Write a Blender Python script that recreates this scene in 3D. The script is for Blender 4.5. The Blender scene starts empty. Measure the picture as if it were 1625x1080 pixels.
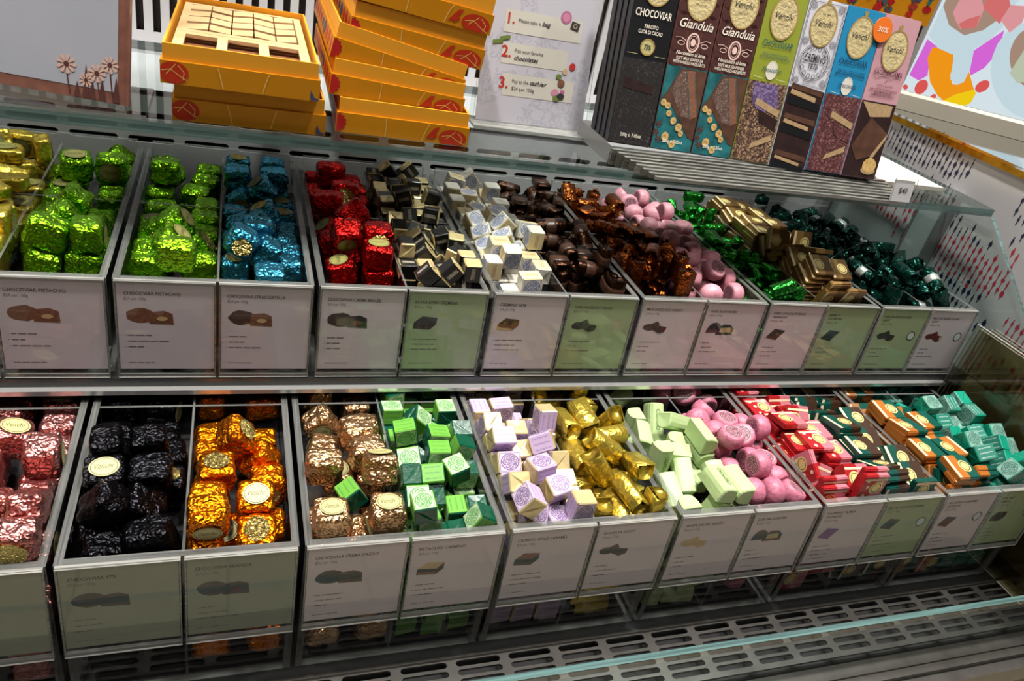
import bpy, math, random
import numpy as np
from mathutils import Matrix, Vector, Euler

SC = bpy.context.scene
COL = SC.collection
rnd = random.Random(11)

# ------------------------------------------------------------------ camera
F_PX = 1184.97                     # focal length in pixels of the 1625x1080 frame
YAW, PITCH, ROLL = 0.4200175, 0.5300584, -0.2355630
CAM = Vector((0.0, 0.0, 1.30))
_fw = Vector((math.sin(YAW) * math.cos(PITCH), math.cos(YAW) * math.cos(PITCH), -math.sin(PITCH)))
_rt = Vector((math.cos(YAW), -math.sin(YAW), 0.0))
_dn = _fw.cross(_rt)
RIGHT = _rt * math.cos(ROLL) + _dn * math.sin(ROLL)
DOWN = -_rt * math.sin(ROLL) + _dn * math.cos(ROLL)
FWD = _fw
cd = bpy.data.cameras.new('camera')
cam = bpy.data.objects.new('camera', cd)
COL.objects.link(cam)
cd.sensor_width = 36.0
cd.lens = F_PX / 1625.0 * 36.0
cd.clip_start = 0.02
_m = Matrix.Identity(4)
for _i in range(3):
    _m[_i][0], _m[_i][1], _m[_i][2], _m[_i][3] = RIGHT[_i], -DOWN[_i], -FWD[_i], CAM[_i]
cam.matrix_world = _m
SC.camera = cam

# ------------------------------------------------------------------ world, exposure
w = bpy.data.worlds.new('world')
SC.world = w
w.use_nodes = True
w.node_tree.nodes['Background'].inputs[0].default_value = (0.9, 0.93, 1.0, 1)
w.node_tree.nodes['Background'].inputs[1].default_value = 0.03
SC.view_settings.view_transform = 'Standard'
SC.view_settings.look = 'None'
SC.view_settings.gamma = 1.0
SC.view_settings.use_curve_mapping = False
SC.view_settings.exposure = -0.22
SC.cycles.transparent_max_bounces = 40
SC.cycles.max_bounces = 10
SC.cycles.glossy_bounces = 5
SC.cycles.caustics_reflective = False
SC.cycles.caustics_refractive = False
SC.cycles.sample_clamp_indirect = 4.0

# ceiling lamps: position x, y, size, watts
CEIL = 2.75
LAMPS = [(x_, y_, .13, e_) for y_, e_ in ((.58, 10.5), (1.02, 5.5), (-.15, 1.9), (-1.3, 1.4), (-2.3, 1.4)) for x_ in (-1.25, -.35, .55, 1.45)]


def pix(px, py, x=None, y=None, z=None):
    """world point on the ray of a photo pixel, where it meets one plane"""
    d = RIGHT * (px - 812.5) + DOWN * (py - 540.0) + FWD * F_PX
    if y is not None:
        t = (y - CAM.y) / d.y
    elif z is not None:
        t = (z - CAM.z) / d.z
    else:
        t = (x - CAM.x) / d.x
    return CAM + d * t


# ------------------------------------------------------------------ materials
def lin(c):
    return tuple((v / 12.92 if v <= .04045 else ((v + .055) / 1.055) ** 2.4) for v in (q / 255.0 for q in c))


class NT:
    def __init__(s, name):
        s.mat = bpy.data.materials.new(name)
        s.mat.use_nodes = True
        s.nt = s.mat.node_tree
        s.nt.nodes.clear()
        s.out = s.nt.nodes.new('ShaderNodeOutputMaterial')

    def n(s, typ, **kw):
        nd = s.nt.nodes.new(typ)
        for k, v in kw.items():
            if k == 'inp':
                for kk, vv in v.items():
                    s.put(nd.inputs[kk], vv)
            else:
                setattr(nd, k, v)
        return nd

    def put(s, sock, v):
        if isinstance(v, bpy.types.NodeSocket):
            s.nt.links.new(v, sock)
        elif isinstance(v, (tuple, list)) and len(v) == 3 and sock.type == 'RGBA':
            sock.default_value = (*v, 1)
        else:
            sock.default_value = v

    def math(s, op, a, b=0.0, c=None):
        nd = s.n('ShaderNodeMath', operation=op)
        s.put(nd.inputs[0], a)
        s.put(nd.inputs[1], b)
        if c is not None:
            s.put(nd.inputs[2], c)
        return nd.outputs[0]

    def mix(s, f, a, b):
        nd = s.n('ShaderNodeMix', data_type='RGBA')
        s.put(nd.inputs[0], f)
        s.put(nd.inputs[6], a)
        s.put(nd.inputs[7], b)
        return nd.outputs[2]

    def ramp(s, f, stops):
        nd = s.n('ShaderNodeValToRGB')
        s.put(nd.inputs[0], f)
        cr = nd.color_ramp
        while len(cr.elements) < len(stops):
            cr.elements.new(0.5)
        for e, (p, c) in zip(cr.elements, stops):
            e.position = p
            e.color = (*c, 1) if len(c) == 3 else c
        return nd.outputs[0]

    def noise(s, vec, scale, detail=2.0, rough=.5):
        nd = s.n('ShaderNodeTexNoise')
        s.put(nd.inputs['Vector'], vec)
        nd.inputs['Scale'].default_value = scale
        nd.inputs['Detail'].default_value = detail
        nd.inputs['Roughness'].default_value = rough
        return nd.outputs[0]

    def voro(s, vec, scale, feature='F1', out=0):
        nd = s.n('ShaderNodeTexVoronoi', feature=feature)
        s.put(nd.inputs['Vector'], vec)
        nd.inputs['Scale'].default_value = scale
        return nd.outputs[out]

    def coord(s, which='Object'):
        return s.n('ShaderNodeTexCoord').outputs[which]

    def bump(s, h, strength=.5, dist=.001):
        nd = s.n('ShaderNodeBump')
        s.put(nd.inputs['Height'], h)
        nd.inputs['Strength'].default_value = strength
        nd.inputs['Distance'].default_value = dist
        return nd.outputs[0]

    def pbr(s, col, rough=.5, metal=0.0, normal=None, **kw):
        b = s.n('ShaderNodeBsdfPrincipled')
        s.put(b.inputs['Base Color'], col)
        s.put(b.inputs['Roughness'], rough)
        s.put(b.inputs['Metallic'], metal)
        if normal is not None:
            s.put(b.inputs['Normal'], normal)
        for k, v in kw.items():
            s.put(b.inputs[k], v)
        s.nt.links.new(b.outputs[0], s.out.inputs[0])
        return s.mat


def plain(name, rgb, rough=.5, metal=0.0, **kw):
    return NT(name).pbr(lin(rgb), rough, metal, **kw)


def mottled(name, rgb, rgb2, rough=.5, scale=40, metal=0.0, bump=.0):
    t = NT(name)
    c = t.coord()
    f = t.noise(c, scale, 3)
    col = t.mix(t.math('MULTIPLY_ADD', f, 2.4, -.7), lin(rgb), lin(rgb2))
    return t.pbr(col, rough, metal, t.bump(f, bump, .001) if bump else None)


def foil(name, rgb, rough=.2, crinkle=1.0, scale=115, metal=.95, dark=.6, sheen=None):
    """crumpled foil: creased facets, each tilted its own way"""
    t = NT(name)
    c = t.coord()
    oi = t.n('ShaderNodeObjectInfo').outputs['Random']
    off = t.n('ShaderNodeVectorMath', operation='ADD')
    t.put(off.inputs[0], c)
    sc = t.n('ShaderNodeCombineXYZ')
    t.put(sc.inputs[0], oi)
    t.put(sc.inputs[1], t.math('MULTIPLY', oi, 3.1))
    t.put(off.inputs[1], sc.outputs[0])
    v = off.outputs[0]
    warp = t.n('ShaderNodeTexNoise')
    t.put(warp.inputs['Vector'], v)
    warp.inputs['Scale'].default_value = scale * .6
    warp.inputs['Detail'].default_value = 1.0
    wv = t.n('ShaderNodeVectorMath', operation='MULTIPLY_ADD')
    t.put(wv.inputs[0], warp.outputs['Color'])
    wv.inputs[1].default_value = (.006, .006, .006)
    t.put(wv.inputs[2], v)
    v1 = t.voro(wv.outputs[0], scale * 1.25, 'F1')
    v2 = t.voro(wv.outputs[0], scale * 2.9, 'F1')
    h = t.math('ADD', t.math('MULTIPLY', v1, .8), t.math('MULTIPLY', v2, .45))
    base = lin(rgb)
    d = tuple(x * dark for x in base)
    col = t.mix(t.math('MULTIPLY', t.math('ADD', oi, warp.outputs[0]), .5), d, base)
    return t.pbr(col, rough, metal, t.bump(h, crinkle, .0027))


def clear(name, tint=.955, edge=False, rgb=(1, 1, 1), rough=.02, haze=0.0):
    t = NT(name)
    tr = t.n('ShaderNodeBsdfTransparent', inp={0: tuple(tint * x for x in rgb)})
    gl = t.n('ShaderNodeBsdfGlossy', inp={'Roughness': rough, 'Color': (1, 1, 1)})
    fr = t.n('ShaderNodeFresnel', inp={'IOR': 1.46})
    geo = t.n('ShaderNodeNewGeometry')
    front = t.math('SUBTRACT', 1.0, geo.outputs['Backfacing'])
    mx = t.n('ShaderNodeMixShader')
    t.put(mx.inputs[0], t.math('MULTIPLY', fr.outputs[0], front))
    t.nt.links.new(tr.outputs[0], mx.inputs[1])
    t.nt.links.new(gl.outputs[0], mx.inputs[2])
    res = mx
    if haze:
        df = t.n('ShaderNodeBsdfDiffuse', inp={0: (.75, .78, .78)})
        m2 = t.n('ShaderNodeMixShader')
        m2.inputs[0].default_value = haze
        t.nt.links.new(mx.outputs[0], m2.inputs[1])
        t.nt.links.new(df.outputs[0], m2.inputs[2])
        res = m2
    t.nt.links.new(res.outputs[0], t.out.inputs[0])
    return t.mat


def edge_mat(name, rgb, opacity=.6, streak=(6, 400, 400)):
    """light-gathering cut edge of an acrylic or glass sheet"""
    t = NT(name)
    c = t.coord()
    mp = t.n('ShaderNodeMapping')
    t.put(mp.inputs['Vector'], c)
    mp.inputs['Scale'].default_value = streak
    n = t.noise(mp.outputs[0], 1.0, 3)
    tr = t.n('ShaderNodeBsdfTransparent', inp={0: (.85, .88, .87)})
    pb = t.n('ShaderNodeBsdfPrincipled')
    col = t.mix(t.math('MULTIPLY_ADD', n, 3.0, -1.0), tuple(.45 * x for x in lin(rgb)), lin(rgb))
    t.put(pb.inputs['Base Color'], col)
    pb.inputs['Roughness'].default_value = .12
    pb.inputs['Specular IOR Level'].default_value = .8
    t.put(pb.inputs['Normal'], t.bump(n, .25, .001))
    mx = t.n('ShaderNodeMixShader')
    mx.inputs[0].default_value = opacity
    t.nt.links.new(tr.outputs[0], mx.inputs[1])
    t.nt.links.new(pb.outputs[0], mx.inputs[2])
    t.nt.links.new(mx.outputs[0], t.out.inputs[0])
    return t.mat


M = {}
M['clear'] = clear('clear_acrylic')
M['sheet_clear'] = clear('sheet_acrylic', .88, rgb=(1, .98, .9))  # warm tint stands in for brownish reflections of the shop
M['pane'] = clear('label_pane', .97)
M['edge'] = edge_mat('acrylic_edge', (140, 142, 139), .55, (500, 5, 40))
M['edge_x'] = edge_mat('acrylic_edge_across', (140, 142, 139), .55, (5, 500, 40))
M['edge_bright'] = edge_mat('acrylic_edge_bright', (184, 184, 178), .65)
M['riser'] = plain('riser_gap_shade', (44, 44, 46), .25)  # dark grey paints the shade in the gaps between the sweets
M['glass'] = clear('shelf_glass', .93, rgb=(.95, 1.0, .99))
M['glass_edge'] = edge_mat('glass_edge', (100, 134, 132), .8, (5, 300, 300))
M['steel'] = mottled('brushed_steel', (124, 122, 118), (104, 102, 98), .32, 30, .85)
M['steel_dark'] = plain('dark_steel', (78, 80, 80), .35, .8)
M['steel_bright'] = plain('bright_strip', (225, 226, 224), .22, .7)
M['white_metal'] = plain('white_metal', (205, 206, 208), .35, .1)
M['grey_metal'] = plain('grey_metal', (150, 152, 152), .35, .35)
M['black'] = plain('slot_shade_black', (12, 12, 13), .7)  # shade behind the air slots, painted as plain black
M['beige'] = mottled('beige_wall_paint', (176, 170, 152), (164, 158, 142), .8, 220, bump=.2)
M['plinth'] = plain('plinth_paint', (190, 184, 168), .6)
M['wallwhite'] = plain('wall_white', (206, 206, 206), .4)
M['gold'] = mottled('gold_trim', (170, 128, 30), (120, 84, 14), .3, 60, .9)
M['card_white'] = mottled('card_white', (224, 212, 218), (218, 206, 212), .5, 30)
M['card_green'] = mottled('card_green', (170, 188, 148), (163, 181, 142), .5, 30)
M['card_sage'] = mottled('card_sage', (150, 158, 140), (144, 152, 134), .5, 30)  # the green card stock with shade painted into its colour
M['ink'] = plain('ink_dark', (52, 44, 50), .6)
M['ink_soft'] = plain('ink_soft', (120, 108, 114), .6)
M['cocoa'] = mottled('cocoa_print', (62, 42, 40), (84, 60, 54), .6, 300)
M['cocoa_l'] = mottled('milk_print', (140, 92, 68), (110, 70, 52), .6, 300)
M['cream_p'] = plain('cream_print', (206, 176, 130), .6)
M['black_p'] = mottled('black_print', (44, 42, 46), (60, 56, 60), .6, 300)
M['purple_p'] = plain('purple_print', (140, 84, 150), .6)
M['maroon_p'] = plain('maroon_print', (98, 36, 40), .6)
M['seal'] = plain('seal_print', (54, 72, 84), .6)
M['seal_in'] = plain('seal_inner', (220, 225, 225), .6)
M['floor'] = None


# ------------------------------------------------------------------ mesh building
_txt = {}


def text_mesh(s, bold=0.0, shear=0.0, space=1.0):
    key = (s, bold, shear, space)
    if key in _txt:
        return _txt[key]
    cu = bpy.data.curves.new('txt', 'FONT')
    cu.body = s
    cu.size = 1.0
    cu.resolution_u = 2
    cu.offset = bold
    cu.shear = shear
    cu.space_character = space
    ob = bpy.data.objects.new('txt', cu)
    me = ob.to_mesh()
    vs = [(v.co.x, v.co.y) for v in me.vertices]
    fs = [tuple(p.vertices) for p in me.polygons]
    ob.to_mesh_clear()
    bpy.data.objects.remove(ob)
    bpy.data.curves.remove(cu)
    xs = [v[0] for v in vs] or [0]
    _txt[key] = (vs, fs, min(xs), max(xs))
    return _txt[key]


class MB:
    def __init__(s):
        s.v, s.f, s.m, s.uv = [], [], [], {}

    def face(s, pts, mat=0, uv=None):
        b = len(s.v)
        s.v += [tuple(p) for p in pts]
        if uv:
            s.uv[len(s.f)] = uv
        s.f.append(tuple(range(b, b + len(pts))))
        s.m.append(mat)

    def box(s, lo, hi, mat=0, T=None, mats=None):
        """mats: six materials -x +x -y +y -z +z"""
        (a, b, c), (d, e, g) = lo, hi
        P = [(a, b, c), (d, b, c), (d, e, c), (a, e, c), (a, b, g), (d, b, g), (d, e, g), (a, e, g)]
        if T is not None:
            P = [tuple(T @ Vector(p)) for p in P]
        o = len(s.v)
        s.v += P
        F = [(0, 4, 7, 3), (1, 2, 6, 5), (0, 1, 5, 4), (3, 7, 6, 2), (0, 3, 2, 1), (4, 5, 6, 7)]
        for i, q in enumerate(F):
            s.f.append(tuple(o + k for k in q))
            s.m.append(mats[i] if mats else mat)
        return s

    def prism(s, pts, z0, z1, mat=0, T=None, side=None):
        n = len(pts)
        P = [(x, y, z0) for x, y in pts] + [(x, y, z1) for x, y in pts]
        if T is not None:
            P = [tuple(T @ Vector(p)) for p in P]
        o = len(s.v)
        s.v += P
        s.f.append(tuple(o + n + k for k in range(n)))
        s.m.append(mat)
        s.f.append(tuple(o + n - 1 - k for k in range(n)))
        s.m.append(mat)
        for k in range(n):
            j = (k + 1) % n
            s.f.append((o + k, o + j, o + n + j, o + n + k))
            s.m.append(mat if side is None else side)
        return s

    def flat(s, pts, z, mat=0, T=None):
        P = [Vector((x, y, z)) for x, y in pts]
        if T is not None:
            P = [T @ p for p in P]
        s.face(P, mat)
        return s

    def oval(s, cx, cy, rx, ry, z, mat=0, n=24, T=None, jit=0.0, r=None):
        pts = []
        for k in range(n):
            a = 2 * math.pi * k / n
            q = 1 + (r.uniform(-jit, jit) if r else 0)
            pts.append((cx + rx * q * math.cos(a), cy + ry * q * math.sin(a)))
        return s.flat(pts, z, mat, T)

    def ring(s, cx, cy, rx, ry, wd, z, mat=0, n=28, T=None):
        for k in range(n):
            a, b = 2 * math.pi * k / n, 2 * math.pi * (k + 1) / n
            pts = [(cx + (rx - wd) * math.cos(a), cy + (ry - wd) * math.sin(a)), (cx + rx * math.cos(a), cy + ry * math.sin(a)),
                   (cx + rx * math.cos(b), cy + ry * math.sin(b)), (cx + (rx - wd) * math.cos(b), cy + (ry - wd) * math.sin(b))]
            s.flat(pts, z, mat, T)
        return s

    def line(s, pts, wd, z, mat=0, T=None):
        for (x0, y0), (x1, y1) in zip(pts[:-1], pts[1:]):
            L = math.hypot(x1 - x0, y1 - y0) or 1e-9
            nx, ny = -(y1 - y0) / L * wd / 2, (x1 - x0) / L * wd / 2
            s.flat([(x0 + nx, y0 + ny), (x0 - nx, y0 - ny), (x1 - nx, y1 - ny), (x1 + nx, y1 + ny)], z, mat, T)
        return s

    def text(s, st, x, y, h, z, mat=0, align='L', bold=0.0, shear=0.0, width=None, T=None, space=1.0):
        vs, fs, x0, x1 = text_mesh(st, bold, shear, space)
        k = h / .70
        kx = k
        if width:
            kx = width / max(x1 - x0, 1e-6)
        ox = {'L': x - x0 * kx, 'C': x - (x0 + x1) / 2 * kx, 'R': x - x1 * kx}[align]
        o = len(s.v)
        P = [Vector((ox + a * kx, y + b * k, z)) for a, b in vs]
        if T is not None:
            P = [T @ p for p in P]
        s.v += [tuple(p) for p in P]
        for q in fs:
            s.f.append(tuple(o + i for i in q))
            s.m.append(mat)
        return s

    def tube(s, a, b, r, n=10, mat=0, r2=None):
        a, b = Vector(a), Vector(b)
        d = (b - a).normalized()
        u = d.orthogonal().normalized()
        v = d.cross(u)
        r2 = r if r2 is None else r2
        o = len(s.v)
        for c, rr in ((a, r), (b, r2)):
            for k in range(n):
                t = 2 * math.pi * k / n
                s.v.append(tuple(c + (u * math.cos(t) + v * math.sin(t)) * rr))
        for k in range(n):
            j = (k + 1) % n
            s.f.append((o + k, o + j, o + n + j, o + n + k))
            s.m.append(mat)
        s.f.append(tuple(o + n - 1 - k for k in range(n)))
        s.m.append(mat)
        s.f.append(tuple(o + n + k for k in range(n)))
        s.m.append(mat)
        return s

    def mesh(s, name, mats, smooth=False):
        me = bpy.data.meshes.new(name)
        me.from_pydata(s.v, [], s.f)
        for mt in (mats if isinstance(mats, (list, tuple)) else [mats]):
            me.materials.append(M[mt] if isinstance(mt, str) else mt)
        me.polygons.foreach_set('material_index', s.m)
        if smooth:
            me.polygons.foreach_set('use_smooth', [True] * len(s.f))
        if s.uv:
            ul = me.uv_layers.new(name='UVMap')
            for i, uv in s.uv.items():
                for li, q in zip(me.polygons[i].loop_indices, uv):
                    ul.data[li].uv = q
        me.update()
        return me

    def build(s, name, mats, parent=None, smooth=False, loc=None, rot=None):
        return link(name, s.mesh(name, mats, smooth), parent, loc, rot)


def link(name, data, parent=None, loc=None, rot=None):
    o = bpy.data.objects.new(name, data)
    COL.objects.link(o)
    if parent is not None:
        o.parent = parent
    if loc is not None:
        o.location = loc
    if rot is not None:
        o.rotation_euler = rot
    return o


def tag(o, label, cat, group=None):
    o['label'] = label
    o['category'] = cat
    if group:
        o['group'] = group
    return o


def thing(name, label, cat, loc=(0, 0, 0), rot=None, group=None):
    return tag(link(name, None, None, loc, rot), label, cat, group)


def struct(o):
    o['kind'] = 'structure'
    return o


# ------------------------------------------------------------------ layout numbers (metres)
UP = dict(y=.7246, rim=.899, bot=.786, x0=-.3115, card=.104, back=1.105, cross=.92)
LO = dict(y=.4845, rim=.761, bot=.583, x0=-.3345, card=.097, back=.765, cross=.70)
PITCHX, BINW, WALL = .20, .1950, .0068
TILT = .0663
XEND = 1.13
SHELF_Y, SHELF_Z = .80, 1.0255        # glass shelf: front edge, underside
SHELF_T = .0115
TOPZ = SHELF_Z + SHELF_T

# ------------------------------------------------------------------ the shop around the case
t = NT('floor_tiles')
c = t.coord()
br = t.n('ShaderNodeTexBrick', offset=0.0, inp={'Vector': c, 'Color1': lin((196, 184, 160)), 'Color2': lin((188, 176, 152)),
                                              'Mortar': lin((140, 130, 112)), 'Scale': 1.0, 'Mortar Size': .004,
                                              'Brick Width': .3, 'Row Height': .3})
M['floor'] = t.pbr(br.outputs[0], .25)
M['ceiling'] = plain('ceiling_paint', (150, 146, 138), .8)
M['shopwall'] = plain('shop_wall_paint', (104, 94, 80), .7)
b = MB(); b.box((-3.2, -3.2, -.05), (4.2, 3.2, 0)); struct(b.build('floor', 'floor'))
b = MB(); b.box((-3.2, -3.2, CEIL), (4.2, 3.2, CEIL + .05)); struct(b.build('ceiling', 'ceiling'))
b = MB(); b.box((-3.2, 3.2, -.05), (4.2, 3.25, CEIL + .05)); struct(b.build('wall_back', 'beige'))
b = MB(); b.box((-3.2, -3.25, -.05), (4.2, -3.2, CEIL + .05)); struct(b.build('wall_front', 'shopwall'))
b = MB(); b.box((-3.25, -3.25, -.05), (-3.2, 3.25, CEIL + .05)); struct(b.build('wall_left', 'shopwall'))
b = MB(); b.box((4.2, -3.25, -.05), (4.25, 3.25, CEIL + .05)); struct(b.build('wall_far_right', 'shopwall'))

t = NT('lamp_glow')
em = t.n('ShaderNodeEmission', inp={0: (1.0, .95, .88), 1: 14.0})
t.nt.links.new(em.outputs[0], t.out.inputs[0])
M['glow'] = t.mat
for i, (lx, ly, ls, lw) in enumerate(LAMPS):
    root = thing('ceiling_downlight', 'round recessed downlight in the shop ceiling', 'light', (lx, ly, CEIL - .004), group='ceiling downlights')
    b = MB(); b.ring(0, 0, ls * .62, ls * .62, ls * .12, -.004, 0, 32); b.build('rim', 'white_metal', root)
    b = MB(); b.oval(0, 0, ls * .5, -ls * .5, -.002, 0, 32); b.build('diffuser', 'glow', root)
    ld = bpy.data.lights.new('downlight_lamp', 'AREA')
    ld.shape = 'DISK'
    ld.size = ls
    ld.energy = lw
    ld.color = (1.0, .955, .90)
    ld.spread = math.radians(95)
    lo_ = bpy.data.objects.new('downlight_lamp', ld)
    COL.objects.link(lo_)
    lo_.parent = root
    lo_.location = (0, 0, -.012)

# ------------------------------------------------------------------ the display case
def slot_plate(b, cells, r, thick, T, mat=0):
    """perforated sheet in local xy: cells = (x0, x1, y0, y1, slot centre, half length); rounded slots with real depth"""
    for (x0, x1, y0, y1, cx, cy, hl) in cells:
        inner, outer = [], []
        angs = []
        for sgn in (1, -1):
            ex = cx + sgn * (hl - r)
            corner = math.atan2(y1 - cy, (x1 - ex) if sgn > 0 else (ex - x0))
            base = sorted(set([-math.pi / 2, -1.0, -.5, 0, .5, 1.0, math.pi / 2, corner, -corner]))
            for a in base:
                dx, dy = math.cos(a) * sgn, math.sin(a) * sgn
                inner.append((ex + dx * r, cy + dy * r))
                tt = 1e9
                if abs(dx) > 1e-6:
                    tt = min(tt, ((x1 if dx > 0 else x0) - ex) / dx)
                if abs(dy) > 1e-6:
                    tt = min(tt, ((y1 if dy > 0 else y0) - cy) / dy)
                outer.append((ex + dx * tt, cy + dy * tt))
        n = len(inner)
        for k in range(n):
            j = (k + 1) % n
            b.face([T @ Vector((*inner[k], 0)), T @ Vector((*outer[k], 0)), T @ Vector((*outer[j], 0)), T @ Vector((*inner[j], 0))], mat)
            b.face([T @ Vector((*inner[k], 0)), T @ Vector((*inner[j], 0)), T @ Vector((*inner[j], -thick)), T @ Vector((*inner[k], -thick))], mat)


XL = -1.0
case = thing('display_case', 'long chilled display case with glass shelf and slotted steel grilles', 'display case', (.1, .95, 0))
_cl = tuple(-v for v in case.location)


def cpart(b, name, mats, smooth=False, parent=None):
    return b.build(name, mats, parent or case, smooth, _cl if parent is None else None)


b = MB(); b.box((XL, .74, 0), (XEND, 1.34, .56)); cpart(b, 'base_cabinet', 'steel_dark')
b = MB(); b.box((XL, .474, .560), (XEND, 1.13, .5815)); cpart(b, 'lower_deck', 'steel_dark')
b = MB(); b.box((XL, .372, .540), (XEND - .005, .474, .562)); cpart(b, 'grille_dark_plate', 'black')  # added dark plate, paints the darkness under the grille slots
# slotted floor grille in front of the lower bins
b = MB()
cells = []
rows = [.4675, .4565, .4455, .4345, .4235, .4125]
nx = 35
for ry in rows:
    for k in range(nx):
        cx = .3205 + .0612 * (k - 22)
        x0 = cx - .0306
        if x0 < XL or x0 > XEND - .06:
            continue
        cells.append((x0, x0 + .0612, ry - .0055, ry + .0055, cx, ry, .0255))
slot_plate(b, cells, .0036, .003, Matrix.Translation((0, 0, .580)))
b.box((XL, .473, .577), (XEND - .005, .4765, .5835))
b.box((XL, .402, .577), (XEND - .005, .407, .580))
cpart(b, 'air_grille', 'steel')
b = MB(); b.box((XL, .396, .556), (XEND - .005, .4035, .648), mats=[1, 1, 0, 0, 1, 1]); cpart(b, 'front_glass', ['glass', 'glass_edge'])
b = MB(); b.box((XL, .378, .556), (XEND, .396, .5735)); b.box((XL, .366, .549), (XEND, .378, .5705)); cpart(b, 'front_ledge', 'steel')
b = MB(); b.box((XL, .352, .535), (XEND, .366, .5655)); b.box((XL, .3665, .5706), (XEND, .3685, .5725)); cpart(b, 'front_trim', 'steel')
# upper deck with its bright front strip
b = MB(); b.box((XL, .7165, .7735), (XEND, 1.13, .7855)); cpart(b, 'upper_deck', 'steel_dark')
b = MB(); b.box((XL, .7085, .7700), (1.078, .7165, .7755)); cpart(b, 'deck_strip', 'steel_bright')
# back panel with rows of air slots
b = MB()
cells = []
for z in (.9025, .9195, .9365):
    for k in range(-12, 16):
        cx = -.2531 + .0721 * k
        if cx - .036 < XL or cx + .036 > 1.09:
            continue
        cells.append((cx - .03605, cx + .03605, z - .0085, z + .0085, cx, z, .0298))
T = Matrix(((1, 0, 0, 0), (0, 0, -1, 1.13), (0, 1, 0, 0), (0, 0, 0, 1)))
slot_plate(b, cells, .0043, .006, T)
xs0, xs1 = min(q[0] for q in cells), max(q[1] for q in cells)
b.box((xs0, 1.13, .56), (xs1, 1.136, .894))
b.box((xs0, 1.13, .945), (xs1, 1.136, .972))
b.box((XL, 1.13, .56), (xs0, 1.136, .972))
b.box((xs1, 1.13, .56), (XEND, 1.136, .972))
cpart(b, 'back_panel', 'white_metal')
b = MB(); b.box((XL, 1.15, .56), (XEND, 1.16, .965)); cpart(b, 'slot_dark_plate', 'black')  # black sheet standing in for the shade inside the panel slots
b = MB(); b.box((XL, 1.13, .965), (XEND, 1.34, .973)); cpart(b, 'rear_ledge', 'white_metal')
# upright grille at the rear with tall narrow slots
b = MB()
x = XL
b.box((XL, 1.32, .973), (XEND, 1.326, 1.006))
b.box((XL, 1.32, 1.40), (XEND, 1.326, 1.50))
while x < XEND - .02:
    b.box((x, 1.32, 1.006), (x + .0125, 1.326, 1.40))
    x += .0235
cpart(b, 'rear_grille', 'white_metal')
b = MB(); b.box((XL, 1.335, .973), (XEND, 1.345, 1.50))
cpart(b, 'rear_lining', mottled('brown_lining', (58, 38, 30), (24, 20, 20), .7, 8))
# glass shelf on uprights
b = MB(); b.box((XL, SHELF_Y, SHELF_Z), (1.098, 1.125, TOPZ), mats=[1, 1, 1, 1, 0, 0]); cpart(b, 'glass_shelf', ['glass', 'glass_edge'])
b = MB(); b.box((1.104, .888, .786), (1.128, .932, 1.0262)); b.box((1.102, .932, .786), (1.129, .936, 1.0262), 1); b.box((1.102, .884, .786), (1.129, .888, 1.0262), 1); cpart(b, 'shelf_upright', ['white_metal', 'grey_metal'])
# sloping side glass
b = MB()
T = Matrix(((0, 0, 1, 1.0985), (1, 0, 0, 0), (0, 1, 0, 0), (0, 0, 0, 1)))
b.prism([(.798, 1.026), (.62, .885), (.62, .80), (1.12, .80), (1.12, 1.026)], -.003, .003, 0, T, side=1)
cpart(b, 'side_glass', ['glass', 'glass_edge'])

# stack of clear sheets standing at the end of the lower bins
for k in range(5):
    o = thing('acrylic_sheet', 'clear acrylic sheet in the upright stack at the end of the bins', 'acrylic sheet', (1.0690 + .0056 * k, .59, .5835), group='spare acrylic sheets at the case end')
    b = MB(); b.box((0, -.16 + .004 * (k % 2), 0), (.004, 0.1180 - .003 * k, .303 - .002 * ((k * 3) % 4)), mats=[0, 0, 1, 1, 1, 1])
    b.build('pane', ['sheet_clear', 'edge_bright'], o)

# patterned end wall
M['endwall'] = plain('end_wall_lacquer', (186, 186, 188), .18)
b = MB(); b.box((XEND, .375, .45), (XEND + .03, 1.345, 1.088))
wr = struct(b.build('wall_right', 'endwall'))
# printed columns of bars with bulbs: navy and red patches
r = random.Random(5)
bd, brd = MB(), MB()
T = Matrix(((0, 0, -1, XEND - .0004), (-1, 0, 0, 0), (0, 1, 0, 0), (0, 0, 0, 1)))   # local x = -y, local y = z


def patch(y0, y1, z0, z1, red, dens=1.0, stepy=.0100):
    y = y0
    while y < y1:
        cyn = (y - (y0 + y1) / 2) / ((y1 - y0) / 2)
        half = (z1 - z0) / 2 * math.sqrt(max(0, 1 - cyn * cyn * .8)) * r.uniform(.75, 1.1)
        zc = (z0 + z1) / 2 + r.uniform(-.004, .004)
        b_ = brd if red else bd
        z = zc - half
        while z < zc + half:
            L = .0165
            if r.random() < dens:
                b_.line([(-y, z), (-y, z + L)], .0017, 0, 0, T)
                b_.oval(-y, z + L * .55, .0029 * r.uniform(.55, 1.25), .0046 * r.uniform(.6, 1.2), .00005, 0, 8, T)
            z += L
        y += stepy


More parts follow.
